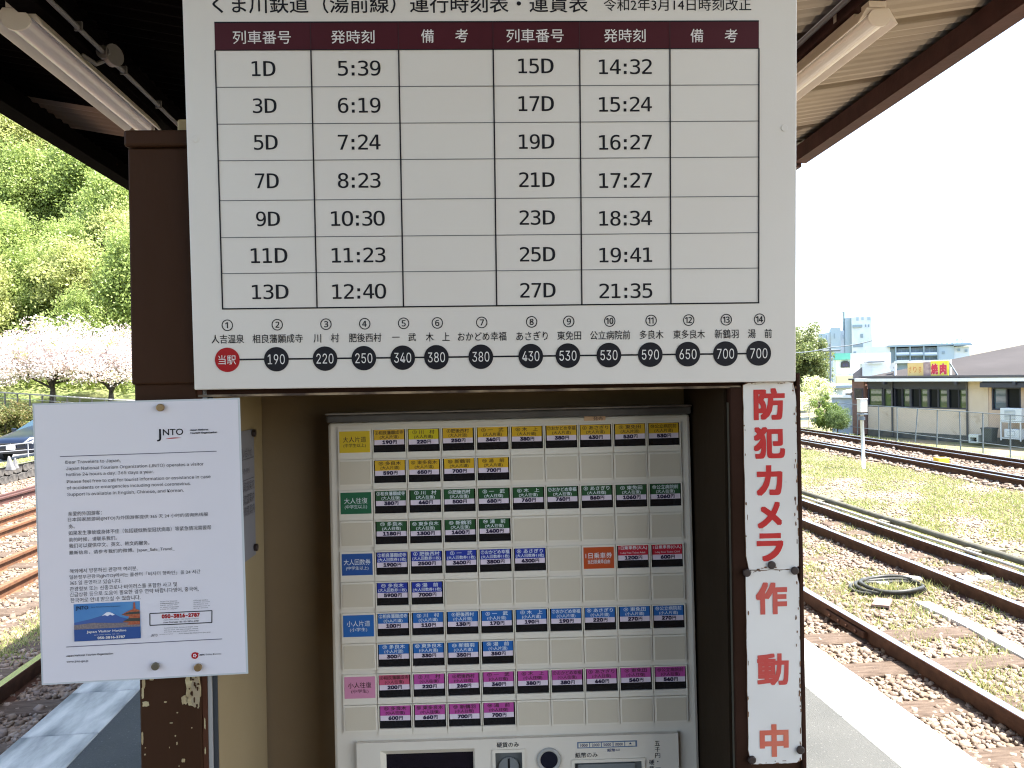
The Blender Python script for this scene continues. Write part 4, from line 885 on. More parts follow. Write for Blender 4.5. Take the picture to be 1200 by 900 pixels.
pl = thing('rusty_plate', 'small flat brown rusty plate lying in front of the black hose loops', 'plate', ground(1034, 706, -.64))
a = [ground(px, py, -.64) for px, py in ((1021, 708), (1042, 710), (1046, 702), (1027, 700))]
mb = MB(); vs = [tuple(p) for p in a] + [(p[0], p[1], p[2] - .02) for p in a]; mb.add(vs, [(0, 1, 2, 3), (7, 6, 5, 4), (0, 4, 5, 1), (1, 5, 6, 2), (2, 6, 7, 3), (3, 7, 4, 0)]); mb.build('plate', mat('rust_plate', (.20, .13, .11), .8, c2=(.14, .09, .075), scale=9), pl, world=True)
ym = thing('yellow_marker', 'small bright yellow block on the near rail of the farther track', 'marker', ground(1103, 539, -.60))
p = ground(1103, 540, -.60); mb = MB(); mb.box(p[0] - .12, p[1] - .1, -.69, p[0] + .12, p[1] + .1, -.53); mb.build('block', mat('safety_yellow', (.75, .50, .03), .5), ym, world=True, bevel=.01)

# ---------------------------------------------------------------- ballast stones
def rocks(name, P, size, material, flat=.65):
    """P: n x 3 centres; size: n radii. Each stone is a jittered, squashed eight-point solid"""
    n = len(P); base = np.array([(-1, -1, -1), (1, -1, -1), (1, 1, -1), (-1, 1, -1), (-.75, -.75, 1), (.75, -.75, 1), (.75, .75, 1), (-.75, .75, 1)], float) * .62
    F = np.array([(0, 3, 2, 1), (4, 5, 6, 7), (0, 1, 5, 4), (1, 2, 6, 5), (2, 3, 7, 6), (3, 0, 4, 7)])
    v = base[None] * (1 + RNG.uniform(-.38, .38, (n, 8, 3)))
    v = v * RNG.uniform(.7, 1.35, (n, 1, 3)); v[:, :, 2] *= flat
    a, b_ = RNG.uniform(0, 6.28, n), RNG.uniform(-.6, .6, n)
    ca, sa, cb, sb = np.cos(a), np.sin(a), np.cos(b_), np.sin(b_)
    y = v[:, :, 1] * cb[:, None] - v[:, :, 2] * sb[:, None]; z = v[:, :, 1] * sb[:, None] + v[:, :, 2] * cb[:, None]; x = v[:, :, 0]
    v = np.stack([x * ca[:, None] - y * sa[:, None], x * sa[:, None] + y * ca[:, None], z], -1) * size[:, None, None] + P[:, None, :]
    f = (F[None] + np.arange(n)[:, None, None] * 8).reshape(-1, 4)
    return quadmesh(name, v.reshape(-1, 3), f, material)
def quadmesh(name, v, f, material, link_=True):
    k = f.shape[1]; me = bpy.data.meshes.new(name); me.vertices.add(len(v)); me.vertices.foreach_set('co', np.ascontiguousarray(v, np.float32).ravel())
    me.loops.add(f.size); me.loops.foreach_set('vertex_index', np.ascontiguousarray(f, np.int32).ravel())
    me.polygons.add(len(f)); me.polygons.foreach_set('loop_start', np.arange(0, f.size, k, dtype=np.int32)); me.polygons.foreach_set('loop_total', np.full(len(f), k, np.int32))
    me.materials.append(material); me.update(calc_edges=True); 
    return me
def scatter(L0, L1, s0, s1, n, falloff=1.6):
    """more stones close to the camera end, thinning with distance"""
    u = RNG.random(n); s = s0 * (s1 / s0) ** (u ** .9); L = RNG.uniform(L0, L1, n)
    P = NR[None] * L[:, None] + TR[None] * s[:, None]; return P, L, s
def stone_field(name, L0, L1, s0, s1, n, material, r0=.014, r1=.030, z=-.690, gap=None):
    P, L, s = scatter(L0, L1, s0, s1, n); r = (r0 + (r1 - r0) * RNG.random(n) ** 1.5 * (1 + .55 * (RNG.random(n) < .06))) * (1 + .02 * s); P[:, 2] = z + r * RNG.uniform(-.1, .55, n)
    if gap:
        k = ~((abs(((s - gap[0] + gap[1] / 2) % gap[1]) - gap[1] / 2) < .115) & (L > gap[2]) & (L < gap[3]) & (RNG.random(n) < .22 + .28 * (s < 6))); P, r = P[k], r[k]
    me = rocks(name, P, r, material); o = bpy.data.objects.new(name, me); COL.objects.link(o); o['kind'] = 'stuff'; return o
stone_field('ballast_stones', 1.98, 5.75, 1.8, 22, 62000, M_stone, gap=(2.0, .62, 2.3, 4.4))
stone_field('ballast_stones', 9.7, 12.7, 9, 50, 9000, M_stone, .03, .05)
stone_field('ballast_stones', -9.3, -1.85, 2.2, 30, 68000, M_stone, gap=(1.0, .62, -4.0, -1.95))
# extra heaped stones along the near gravel shoulder, piled to the sleeper ends
P, L, s = scatter(2.0, 2.30, 1.8, 20, 5000); r = RNG.uniform(.02, .04, 5000); P[:, 2] = -.672 + r * .3
o = bpy.data.objects.new('shoulder_stones', rocks('shoulder_stones', P, r, M_stone)); COL.objects.link(o); o['kind'] = 'stuff'

# ---------------------------------------------------------------- grass blades
def blades(name, L, s, z, h, w, material):
    n = len(L); P = NR[None] * L[:, None] + TR[None] * s[:, None]; P[:, 2] = z
    a = RNG.uniform(0, 6.28, n); dx = np.stack([np.cos(a), np.sin(a), 0 * a], -1) * w[:, None]; tip = P + np.stack([RNG.normal(0, .5, n) * h, RNG.normal(0, .5, n) * h, h], -1)
    v = np.stack([P - dx, P + dx, tip], 1).reshape(-1, 3); f = np.arange(3 * n).reshape(-1, 3)
    o = bpy.data.objects.new(name, quadmesh(name, v, f, material)); COL.objects.link(o); o['kind'] = 'stuff'; return o
def patchy(L, s, sc, th, seed=0):
    v = np.sin(L * sc + seed) + np.sin(s * sc * .8 + 1.3 * seed + 1) + .8 * np.sin((L + s) * sc * 1.7 + 2.1) + .8 * np.sin((L * 1.3 - s) * sc * 2.3 + seed) + RNG.normal(0, .7, len(L)); return v > th
u = RNG.random(120000); s = 7 * (42 / 7) ** u; L = RNG.uniform(6.0, 9.8, 120000); k = patchy(L, s, 1.6, -.15)
blades('grass', L[k], s[k], -.70, RNG.uniform(.015, .055, k.sum()), RNG.uniform(.006, .014, k.sum()), M_grass)
u = RNG.random(90000); s = 2.2 * (30 / 2.2) ** u; L = RNG.uniform(3.4, 6.0, 90000); k = patchy(L, s, 3.1, .1, 2)
blades('grass', L[k], s[k], -.69, RNG.uniform(.02, .065, k.sum()), RNG.uniform(.004, .008, k.sum()), M_grass)
s = RNG.uniform(5, 9, 4000); L = -3.52 + RNG.normal(0, .11, 4000); blades('grass', L, s, -.68, RNG.uniform(.02, .055, 4000), RNG.uniform(.004, .007, 4000), M_grass)
s = RNG.uniform(14, 60, 16000); L = RNG.uniform(12.9, 15.6, 16000); blades('grass', L, s, np.interp(L, [12.8, 15.5], [-.70, -1.38]), RNG.uniform(.05, .16, 16000), RNG.uniform(.01, .02, 16000), M_grass)
# fallen debris in the grass
P, L, s = scatter(6.0, 9.7, 7, 34, 16000); r = RNG.uniform(.010, .024, 16000); P[:, 2] = -.70 + r * .3
o = bpy.data.objects.new('gravel', rocks('gravel', P, r, M_stone)); COL.objects.link(o); o['kind'] = 'stuff'

s = hc[:3] @ TR + RNG.normal(0, .11, 700); L = hc[:3] @ NR + RNG.normal(0, .28, 700); blades('grass', L, s, -.68, RNG.uniform(.03, .09, 700), RNG.uniform(.004, .008, 700), M_grass)
# ================================================================== TREES
def leaf_cloud(centres, radii, n, size, flat=1., rng=RNG):
    """n leaf quads spread over clumps; returns vertices and faces"""
    k = rng.integers(0, len(centres), n); d = rng.normal(0, 1, (n, 3)); d /= np.linalg.norm(d, axis=1)[:, None]
    rr = rng.random(n) ** .45; P = centres[k] + d * rr[:, None] * radii[k][:, None] * np.array([1, 1, flat])
    a = rng.normal(0, 1, (n, 3)); a /= np.linalg.norm(a, axis=1)[:, None]; b_ = np.cross(a, rng.normal(0, 1, (n, 3))); b_ /= np.linalg.norm(b_, axis=1)[:, None]
    sz = size * rng.uniform(.6, 1.3, n)[:, None]
    v = np.stack([P - a * sz, P + b_ * sz * .55, P + a * sz, P - b_ * sz * .55], 1).reshape(-1, 3); return v, np.arange(4 * n).reshape(-1, 4)
def crown_mesh(name, seed, rx, rz_, zc, nclump, n, size, material, flat=.8, dome=False, airy=False):
    rg = np.random.default_rng(seed); d = rg.normal(0, 1, (nclump, 3)); d /= np.linalg.norm(d, axis=1)[:, None]
    if dome: d[:, 2] = abs(d[:, 2]) * 1.05 - .25
    rr = rg.random(nclump) ** .5 * rg.uniform(.75, 1.1, nclump)
    c = d * rr[:, None] * np.array([rx, rx, rz_]) + np.array([0, 0, zc]); rad = rg.uniform(.16, .34, nclump) * min(rx, rz_ * 1.3)
    v, f = leaf_cloud(c, rad * (1 if not airy else 1.7), n, size, flat, rg); return quadmesh(name, v, f, material), c
def trunk_mesh(name, seed, h, r0, crown_c, nl=6, fork=.45, lean=0.):
    rg = random.Random(seed); mb = MB()
    pts = [(0, 0, -.3)]; x = y = 0
    for i in range(1, 6): x += rg.uniform(-.06, .06) * h / 5 + lean; y += rg.uniform(-.06, .06) * h / 5; pts.append((x, y, h * i / 5))
    mb.tube(pts, [r0 * (1.25 - .22 * i) for i in range(6)], n=8)
    for i in range(nl):
        c = crown_c[rg.randrange(len(crown_c))]; st = Vector(pts[2]) * (1 - rg.random() * .8) + Vector(pts[4]) * rg.random() * .8; st = Vector(pts[2]).lerp(Vector(pts[5]), rg.random())
        e = Vector(c); m1 = st.lerp(e, .4) + Vector((rg.uniform(-.1, .1) * h, rg.uniform(-.1, .1) * h, -.04 * h)); m2 = st.lerp(e, .75) + Vector((0, 0, .03 * h))
        mb.tube([tuple(st), tuple(m1), tuple(m2), tuple(e)], [r0 * .42, r0 * .3, r0 * .18, r0 * .07], n=6)
    return mb.mesh(name, [M_bark])
PROTO = {}
for key, mt_, seed in (('yellowgreen', M_leafA, 3), ('fresh', M_leafB, 4), ('dark', M_leafC, 5), ('grey', M_leafD, 6), ('fresh2', M_leafB, 8), ('yellow2', M_leafA, 9)):
    cm, cc = crown_mesh('crown', seed, 2.7, 3.3, 5.6, 90, 15000, .115, mt_, .85, airy=True); PROTO[key] = (cm, trunk_mesh('trunk', seed, 6.5, .17, cc, 8))
def place_tree(name, key, loc, sc, label, cat, group, rot=None):
    t = thing(name, label, cat, Matrix.Translation(Vector(loc)) @ Matrix.Rotation(random.uniform(0, 6.28) if rot is None else rot, 4, 'Z') @ Matrix.Diagonal((sc[0], sc[0], sc[1], 1)), group=group)
    for nm, me in zip(('crown', 'trunk'), PROTO[key]):
        o = bpy.data.objects.new(nm, me); COL.objects.link(o); o.parent = t
    return t

# ---------------------------------------------------------------- left terrain
def zt(X, Y):
    L = X * NR[0] + Y * NR[1]
    base = np.interp(L, [-10.9, -9.95, -9.35], [-1.42, -.32, -.32])
    zf = np.interp(X, [-36, -28.7, -21, -14], [1.2, .6, -.08, -.5])
    up = np.interp(Y, [36.5, 43, 45], [0, 1, 1]); z = base + (zf - base) * up
    hill = np.interp(Y, [46, 54, 62, 150, 260], [0, 1.6, 8, 92, 120]); fade = np.interp(L, [-60, -17, -9.35], [1, 1, .0]); near = np.interp(Y, [46, 60], [0, 1])
    return z + hill * fade
Xs = -np.concatenate([[0, .3, .59, 1.54, 2.5, 4.0], np.arange(5, 55, 1.1), np.arange(55, 200, 8.)])[::-1]; Ys = np.concatenate([np.arange(-30, 30, 4.), np.arange(30, 90, 1.5), np.arange(90, 270, 8.)])
vs = []; 
for y in Ys:
    Lmax = -9.36; xmax = (Lmax - y * NR[1]) / NR[0]
    for x in Xs:
        xx = xmax + x; vs.append((xx, y, float(zt(xx, y)) + (0 if xx > xmax - 2.5 or y < 44 else .35 * math.sin(xx * .9 + y * .5) * math.sin(y * .7))))
n = len(Xs); mb = MB(); mb.add(vs, [(j * n + i, j * n + i + 1, (j + 1) * n + i + 1, (j + 1) * n + i) for j in range(len(Ys) - 1) for i in range(n - 1)])
mb.m = [1 if mb.v[f[0]][1] > 50 else 0 for f in mb.f]
hl = mb.build('hillside', [M_bank, M_hill]); hl['kind'] = 'structure'
mb = MB(); vs = []
ys = np.arange(-20, 37.5, 3.)
for y in ys:
    for L in (-24, -10.95): xx = (L - y * NR[1]) / NR[0]; vs.append((xx, y, -1.40))
mb.add(vs, [(2 * i, 2 * i + 1, 2 * i + 3, 2 * i + 2) for i in range(len(ys) - 1)]); rd = mb.build('road', M_road); rd['kind'] = 'structure'

# retaining wall of stones
rw = thing('retaining_wall', 'low mottled stone retaining wall with grass on top beyond the sunlit tracks', 'wall', TRM)
mb = MB(); mb.box(-9.55, -10, -.75, -9.42, 60, -.35); mb.build('backing', M_mortar, rw)
var = []
for q in range(5):
    mb = MB(); w, h = .375, .18
    poly = blob(0, 0, w, h, 200 + q, n=11, jag=.07); mb.prism([(p[0], p[1]) for p in poly], -.05, .05, axis='x'); mb.v = [(x, y, z) for x, y, z in mb.v]; var.append(mb.mesh('stone', [M_wallstone]))
for r_ in range(2):
    for i in range(74):
        s = 9.5 + i * .37 + (r_ % 2) * .18
        o = bpy.data.objects.new('stone', var[(i * 3 + r_) % 5]); COL.objects.link(o); o.parent = rw; o.location = (-9.415 + random.uniform(-.010, .012), s, -.60 + .172 * r_ + random.uniform(-.015, .015)); o.rotation_euler = (random.uniform(-.1, .1), 0, 0); o.scale = (.7, random.uniform(.95, 1.15), random.uniform(.95, 1.12))
        b = o.modifiers.new('bevel', 'BEVEL'); b.width = .008; b.segments = 1
mb = MB(); mb.box(-9.5, -10, -.349, -9.38, 60, -.318); mb.build('coping', M_wallstone, rw)
s = RNG.uniform(13, 24, 9000); L = RNG.uniform(-9.95, -9.45, 9000); zz = L * 0 - .325; blades('grass', L, s, zz, RNG.uniform(.01, .04, 9000), RNG.uniform(.008, .014, 9000), M_grass)

# grey stone markers on the grass strip
for i, (px, py, h) in enumerate(((12.5, 547, .27), (17.0, 545.5, .21))):
    p = ground(px, py + 2.5, -.32); t = thing('stone_marker', ('taller pointed grey stone marker on the grass strip before the parked car', 'shorter tilted grey stone marker leaning behind its taller neighbour')[i], 'marker', p, group='pointed grey markers')
    mb = MB(); w = .075 - .01 * i; poly = [(-w, -w), (w, -w * .9), (w * 1.05, w), (-w, w * .9)]
    vs = [(x, y, -.03) for x, y in poly] + [(x * .22 - .03 + .05 * i, y * .25, h) for x, y in poly]; mb.add(vs, [(3, 2, 1, 0), (4, 5, 6, 7), (0, 1, 5, 4), (1, 2, 6, 5), (2, 3, 7, 6), (3, 0, 4, 7)]); mb.build('marker_body', mat('pale_stone', (.15, .15, .15), .8, c2=(.08, .08, .08), scale=6), t, bevel=.015)

# pipe rail in front of the car
gr_ = thing('guard_rail', 'thin two bar pipe rail at the road edge crossing in front of the parked car', 'railing')
mb = MB()
pA, pB = at_y(-14, 524.5, 25.5), at_y(46, 517.5, 25.5)
pC, pD = at_y(-14, 531, 25.5), at_y(46, 526, 25.5)
mb.tube([pA, pB], .017); mb.build('bar', mat('white_pipe', (.24, .24, .25), .5), gr_); mb = MB(); mb.tube([pC, pD], .014); mb.build('bar', MATS['white_pipe'], gr_)
for f in (.02, .78):
    a = Vector(pA).lerp(Vector(pB), f); mb = MB(); mb.tube([(a.x, a.y, -1.2), (a.x, a.y, a.z + .02)], .018); mb.build('post', MATS['white_pipe'], gr_)

# parked car, front toward the tracks
def car(label, loc, yaw):
    t = thing('parked_car', label, 'car', Matrix.Translation(Vector(loc)) @ Matrix.Rotation(yaw, 4, 'Z'))   # local -y is the front
    W = .85
    secs = [(-2.02, .34, .66, .66, .62, .66), (-1.95, .24, .78, .80, .76, .80), (-1.6, .22, .82, .86, .80, .90), (-1.1, .22, .84, .97, .80, 1.0), (-.75, .22, .85, 1.02, .80, 1.06), (.15, .22, .85, 1.0, .56, 1.46), (.6, .22, .85, 1.0, .60, 1.52), (1.3, .22, .85, 1.0, .60, 1.46), (1.85, .26, .83, 1.0, .62, 1.10), (2.0, .36, .74, .9, .60, .95)]
    mb = MB(); vs = []
    for y, zb_, w, zs, wt_, ztop in secs:
        vs += [(-w * .94, y, zb_), (-w, y, (zb_ + zs) / 2), (-w * .99, y, zs), (-wt_, y, ztop - .01), (-wt_ * .5, y, ztop + .03), (wt_ * .5, y, ztop + .03), (wt_, y, ztop - .01), (w * .99, y, zs), (w, y, (zb_ + zs) / 2), (w * .94, y, zb_)]
    n = 10; fs = [(j * n + i, j * n + (i + 1) % n, (j + 1) * n + (i + 1) % n, (j + 1) * n + i) for j in range(len(secs) - 1) for i in range(n)]
    fs += [tuple(range(n))[::-1], tuple(range((len(secs) - 1) * n, len(secs) * n))]
    mb.add(vs, fs); b = mb.build('body', M_carblue, t, smooth=True); sm = b.modifiers.new('s', 'SUBSURF'); sm.levels = 1; sm.render_levels = 1
    mb = MB(); mb.add([(-.70, -.74, 1.085), (.70, -.74, 1.085), (.53, .10, 1.475), (-.53, .10, 1.475)], [(0, 1, 2, 3)]); mb.v += [(x, y + .05, z - .04) for x, y, z in mb.v[:4]]; mb.f += [(7, 6, 5, 4), (0, 4, 5, 1), (1, 5, 6, 2), (2, 6, 7, 3), (3, 7, 4, 0)]; mb.m += [0] * 5; mb.build('windscreen', M_carglass, t)
    for sg in (-1, 1):
        mb = MB(); mb.prism([(-.45, 1.06), (1.5, 1.06), (1.25, 1.36), (.25, 1.38)], sg * .70, sg * .79, axis='x'); mb.build('side_window', M_carglass, t)
        mb = MB(); mb.add([(sg * .46, -2.06, .68), (sg * .76, -2.02, .70), (sg * .86, -1.62, .90), (sg * .62, -1.90, .88), (sg * .46, -2.0, .62), (sg * .74, -1.90, .62), (sg * .78, -1.6, .74), (sg * .6, -1.8, .7)], [(0, 1, 2, 3), (0, 4, 5, 1), (1, 5, 6, 2), (2, 6, 7, 3), (3, 7, 4, 0), (4, 7, 6, 5)]); mb.build('headlight', M_carlight, t)
        mb = MB(); mb.box(sg * .88, -.55, 1.02, sg * 1.02, -.42, 1.16); mb.build('mirror', M_carblue, t, bevel=.03)
        for y in (-1.28, 1.28):
            mb = MB(); mb.tube([(sg * .66, y, .31), (sg * .86, y, .31)], .31, n=24); w_ = mb.build('wheel', M_tyre, t); mb = MB(); mb.tube([(sg * .80, y, .31), (sg * .868, y, .31)], .20, n=20); mb.build('rim', M_chrome, w_)
    mb = MB(); mb.box(-.50, -2.05, .60, .50, -1.96, .70); mb.build('grille', M_dark, t, bevel=.02)
    mb = MB(); mb.prism([(-.62, .30), (.62, .30), (.52, .50), (-.52, .50)], -2.04, -1.93, axis='y'); mb.build('lower_grille', M_dark, t)
    mb = MB(); mb.box(-.165, -2.09, .46, .165, -2.06, .61); mb.build('number_plate', mat('plate_white', (.7, .7, .7), .5), t)
    mb = MB(); mb.add([(0, -2.075, .665), (.035, -2.075, .615), (0, -2.075, .635), (-.035, -2.075, .615)], [(0, 3, 2, 1)]); mb.tube([(0, -2.07, .625), (0, -2.07, .69)], .012, n=6); mb.build('emblem', M_chrome, t)
cl = at_y(12.5, 523, 29.0); ph = math.radians(-3)
car('dark blue hatchback parked on the pale road beyond the retaining wall', (cl[0] - 2.07 * math.sin(ph), 29.0 + 2.07 * math.cos(ph), -1.398), ph)

# clipped bushes on the bank
bm, _c = crown_mesh('foliage', 31, .95, .75, .7, 40, 5200, .05, M_bushleaf, .9)
for i, (px, py, Y, sc, lab) in enumerate(((6, 507, 38.5, 1.15, 'round clipped bush with reddish tips behind the parked car'), (25, 500, 39.0, .95, 'small dark rounded bush behind the windscreen of the car'), (-18, 509, 38.5, 1.1, 'clipped bush at the frame edge beside the reddish one'), (48, 500, 39.5, .8, 'low bush past the car roof'), (66, 500, 39.5, .9, 'low bush farther along the bank'))):
    p = at_y(px, py, Y); zg = float(zt(p[0], Y)); t = thing('clipped_bush', lab, 'bush', Matrix.Translation((p[0], Y, zg - .1)) @ Matrix.Rotation(i * 1.3, 4, 'Z') @ Matrix.Scale(sc, 4), group='clipped bushes on the bank')
    o = bpy.data.objects.new('foliage', bm); COL.objects.link(o); o.parent = t
    mb = MB(); mb.tube([(0, 0, -.2), (.02, 0, .7)], [.05, .03]); mb.build('stem', M_bark, t)

# post and rail fence on top of the bank
fb = thing('bank_fence', 'grey post and rail fence along the top of the grassy bank under the cherry trees', 'fence')
pts = []
for x in np.arange(-42, -13, .68):
    zg = float(zt(x, 43.2)); pts.append(Vector((x, 43.2, zg)))
mb = MB(); mb.box(-.03, -.03, -.1, .03, .03, .62); me = mb.mesh('post', [mat('fence_post', (.11, .10, .09), .8)])
for p in pts:
    o = bpy.data.objects.new('post', me); COL.objects.link(o); o.parent = fb; o.location = p
for dz in (.60, .30):
    mb = MB()
    for a, b_ in zip(pts[:-1], pts[1:]): mb.tube([a + Vector((0, -.04, dz)), b_ + Vector((0, -.04, dz))], .045 if dz > .5 else .018, n=6)
    mb.build('rail', mat('fence_rail', (.27, .26, .26), .8), fb)

# cherry trees
def cherry(seed, px, py_base, Y, rx, rzz, zc, n, label):
    p = at_y(px, py_base, Y); zg = float(zt(p[0], Y))
    cm, cc = crown_mesh('blossom', seed, rx, rzz, zc, 150, n, .072, M_blossom, .62, dome=True)
    rg = np.random.default_rng(seed + 50); sel = cc[rg.integers(0, len(cc), 26)]; v, f = leaf_cloud(sel, np.full(26, .45), 1500, .07, .8, rg); lm = quadmesh('young_leaves', v, f, M_leafA)
    tm = trunk_mesh('trunk', seed, zc * .85, .17, cc, 22)
    t = thing('cherry_tree', label, 'cherry tree', (p[0], Y, zg), group='cherry trees in blossom')
    for nm, me in (('blossom', cm), ('young_leaves', lm), ('trunk', tm)):
        o = bpy.data.objects.new(nm, me); COL.objects.link(o); o.parent = t
cherry(61, 62, 470, 44.5, 4.2, 3.0, 2.25, 26000, 'wide cherry tree in full blossom with a thick dark forked trunk before the fence')
cherry(62, 130, 470, 45.5, 3.5, 3.0, 2.3, 20000, 'cherry tree in blossom with pale leaves and a slim trunk next to the kiosk')
cherry(63, -30, 470, 46, 3.4, 2.4, 2.0, 11000, 'cherry tree in blossom reaching in at the edge of the picture beside the wide one')

# trees on the hill
keys = ['yellowgreen', 'fresh', 'yellow2', 'fresh2', 'yellowgreen', 'yellow2', 'fresh', 'yellow2', 'grey', 'dark']
labs = {'yellowgreen': 'yellow green spring tree on the steep hillside', 'yellow2': 'bright yellow green spreading tree on the hillside', 'fresh': 'fresh green leafy tree on the wooded hillside', 'fresh2': 'mid green broad tree on the wooded slope', 'dark': 'dark evergreen tree between paler hillside trees', 'grey': 'greyish budding tree on the wooded slope'}
ORD = ['lowest', 'second lowest', 'third', 'fourth', 'fifth', 'sixth', 'seventh', 'topmost']; NTH = ['first', 'second', 'third', 'fourth', 'fifth', 'sixth', 'seventh', 'eighth', 'ninth', 'tenth']
COLR = {'yellowgreen': 'yellow green', 'yellow2': 'bright yellow green', 'fresh': 'fresh green', 'fresh2': 'mid green', 'dark': 'dark evergreen', 'grey': 'greyish budding'}
rows_ = [(54, 7), (60, 8), (66, 9), (73, 9), (81, 10), (90, 10), (101, 10), (114, 10)]
ti = 0
for Y, cnt in rows_:
    for i in range(cnt):
        f = (i + random.uniform(.1, .9)) / cnt; x = -Y * (.76 - .33 * f); y = Y + random.uniform(-2.5, 2.5)
        key = keys[(ti * 7 + int(random.random() * 4)) % len(keys)]
        if -Y * .58 < x < -Y * .48 and Y < 70 and ti % 2: key = 'fresh'
        sc = random.uniform(.75, 1.25) * (Y / 75) ** .35
        if key == 'grey' or (key == 'dark' and Y > 75): key = 'yellow2'
        lab = '%s tree in the %s row up the hillside, %s from the kiosk' % (COLR[key], ORD[[q[0] for q in rows_].index(Y)], NTH[cnt - 1 - i])
        place_tree('hillside_tree', key, (x, y, float(zt(x, y)) - .6), (sc, sc * random.uniform(.9, 1.2)), lab, 'tree', 'trees on the wooded hillside'); ti += 1
# undergrowth leaves over the slope
nU = 130000; y = RNG.uniform(49, 125, nU); x = -y * RNG.uniform(.44, .74, nU); z = np.array([float(zt(a, b_)) for a, b_ in zip(x[::20], y[::20])]); z = np.repeat(z, 20)[:nU]; x = np.repeat(x[::20], 20) + RNG.normal(0, .8, nU); y = np.repeat(y[::20], 20) + RNG.normal(0, .8, nU)
a = RNG.normal(0, 1, (nU, 3)); a /= np.linalg.norm(a, axis=1)[:, None]; b_ = np.cross(a, RNG.normal(0, 1, (nU, 3))); b_ /= np.linalg.norm(b_, axis=1)[:, None]
P = np.stack([x, y, z + abs(RNG.normal(0, 1.3, nU))], -1); q = .16
v = np.stack([P - a * q, P + b_ * q * .6, P + a * q, P - b_ * q * .6], 1).reshape(-1, 3)
o = bpy.data.objects.new('undergrowth', quadmesh('undergrowth', v, np.arange(4 * nU).reshape(-1, 4), leafmat('undergrowth_leaf', [(.13, .19, .04), (.24, .30, .07), (.32, .36, .12), (.16, .22, .05)]))); COL.objects.link(o); o['kind'] = 'stuff'

# ================================================================== RIGHT SIDE
# signal box on a pole
sb = ground(1012, 549, -.70); 
sg_ = thing('signal_box', 'white equipment box on a slim grey pole in the grass between the tracks', 'equipment box', sb)
top = at_y(1010.5, 484, sb[1]); bt = at_y(1010, 467, sb[1])
mb = MB(); mb.tube([(0, 0, -.05), (-.02, 0, top[2] + .70)], .036, n=12); mb.build('pole', mat('pole_paint', (.50, .52, .53), .5), sg_, smooth=True)
mb = MB(); mb.box(-.085, -.08, top[2] + .72, .065, .08, bt[2] + .68); mb.box(-.095, -.09, bt[2] + .681, .075, .09, bt[2] + .70); mb.build('box', mat('box_paint', (.52, .52, .50), .5), sg_, bevel=.006)
mb = MB(); mb.box(-.09, -.08, top[2] + .665, .08, .08, top[2] + .69); mb.tube([(-.02, 0, top[2] + .55), (-.02, 0, top[2] + .62)], .065, n=12); mb.build('bracket', M_galv, sg_)

# chain link fence
fA, fB = ground(1030, 505.5, -1.0), ground(1184, 525, -1.0)
fd = (fB - fA); fd[2] = 0; fl_ = np.linalg.norm(fd); fd /= fl_
cf = thing('chain_link_fence', 'galvanised chain link fence with slim posts in front of the cream restaurant wall', 'fence', fA)
hf = .98; q0, q1 = -14., fl_ + 9
mb = MB(); mb.tube([(0, 0, -.4), (0, 0, hf)], .020, n=8); me = mb.mesh('post', [M_galv])
sp = []
for px, py in ((948, 497), (964, 498.5), (976, 500), (1005, 503), (1030, 505.5), (1051.5, 508.5), (1073, 511), (1098, 514), (1125.5, 517.5), (1152, 521), (1184, 525)):
    r = ray(px, py); # intersection with the fence line in plan
    A = np.array([[r[0], -fd[0]], [r[1], -fd[1]]]); sol = np.linalg.solve(A, fA[:2]); sp.append(sol[1])
sp += [sp[-1] - 2.1 * k for k in (1, 2, 3)] if fd[1] > 0 and sp[-1] < sp[0] else [sp[-1] + 2.1 * k for k in (1, 2, 3, 4)]
for k, d_ in enumerate(sp):
    o = bpy.data.objects.new('post', me); COL.objects.link(o); o.parent = cf; o.location = (fd[0] * d_, fd[1] * d_, 0); o.rotation_euler = (0, random.uniform(-.03, .03) if k != 6 else .09, 0)
a0, a1 = min(sp), max(sp)
mb = MB(); mb.tube([(fd[0] * a0, fd[1] * a0, hf - .01), (fd[0] * a1, fd[1] * a1, hf - .01)], .014, n=6); mb.build('top_rail', M_galv, cf)
mb = MB(); mb.tube([(fd[0] * a0, fd[1] * a0, .05), (fd[0] * a1, fd[1] * a1, .05)], .012, n=6); mb.build('bottom_wire', M_galv, cf)
mb = MB(); wv = .0022
for sgn in (1, -1):
    t_ = a0
    while t_ < a1 + hf:
        x0, x1 = t_, t_ - sgn * hf * 1.0
        p = Vector((fd[0] * x0, fd[1] * x0, .04)); q = Vector((fd[0] * x1, fd[1] * x1, hf - .02)); n_ = Vector((fd[0], fd[1], 0)) * wv
        mb.add([p - n_, p + n_, q + n_, q - n_], [(0, 1, 2, 3)]); t_ += .085
mb.build('chain_mesh', M_galv, cf)['kind'] = 'stuff'

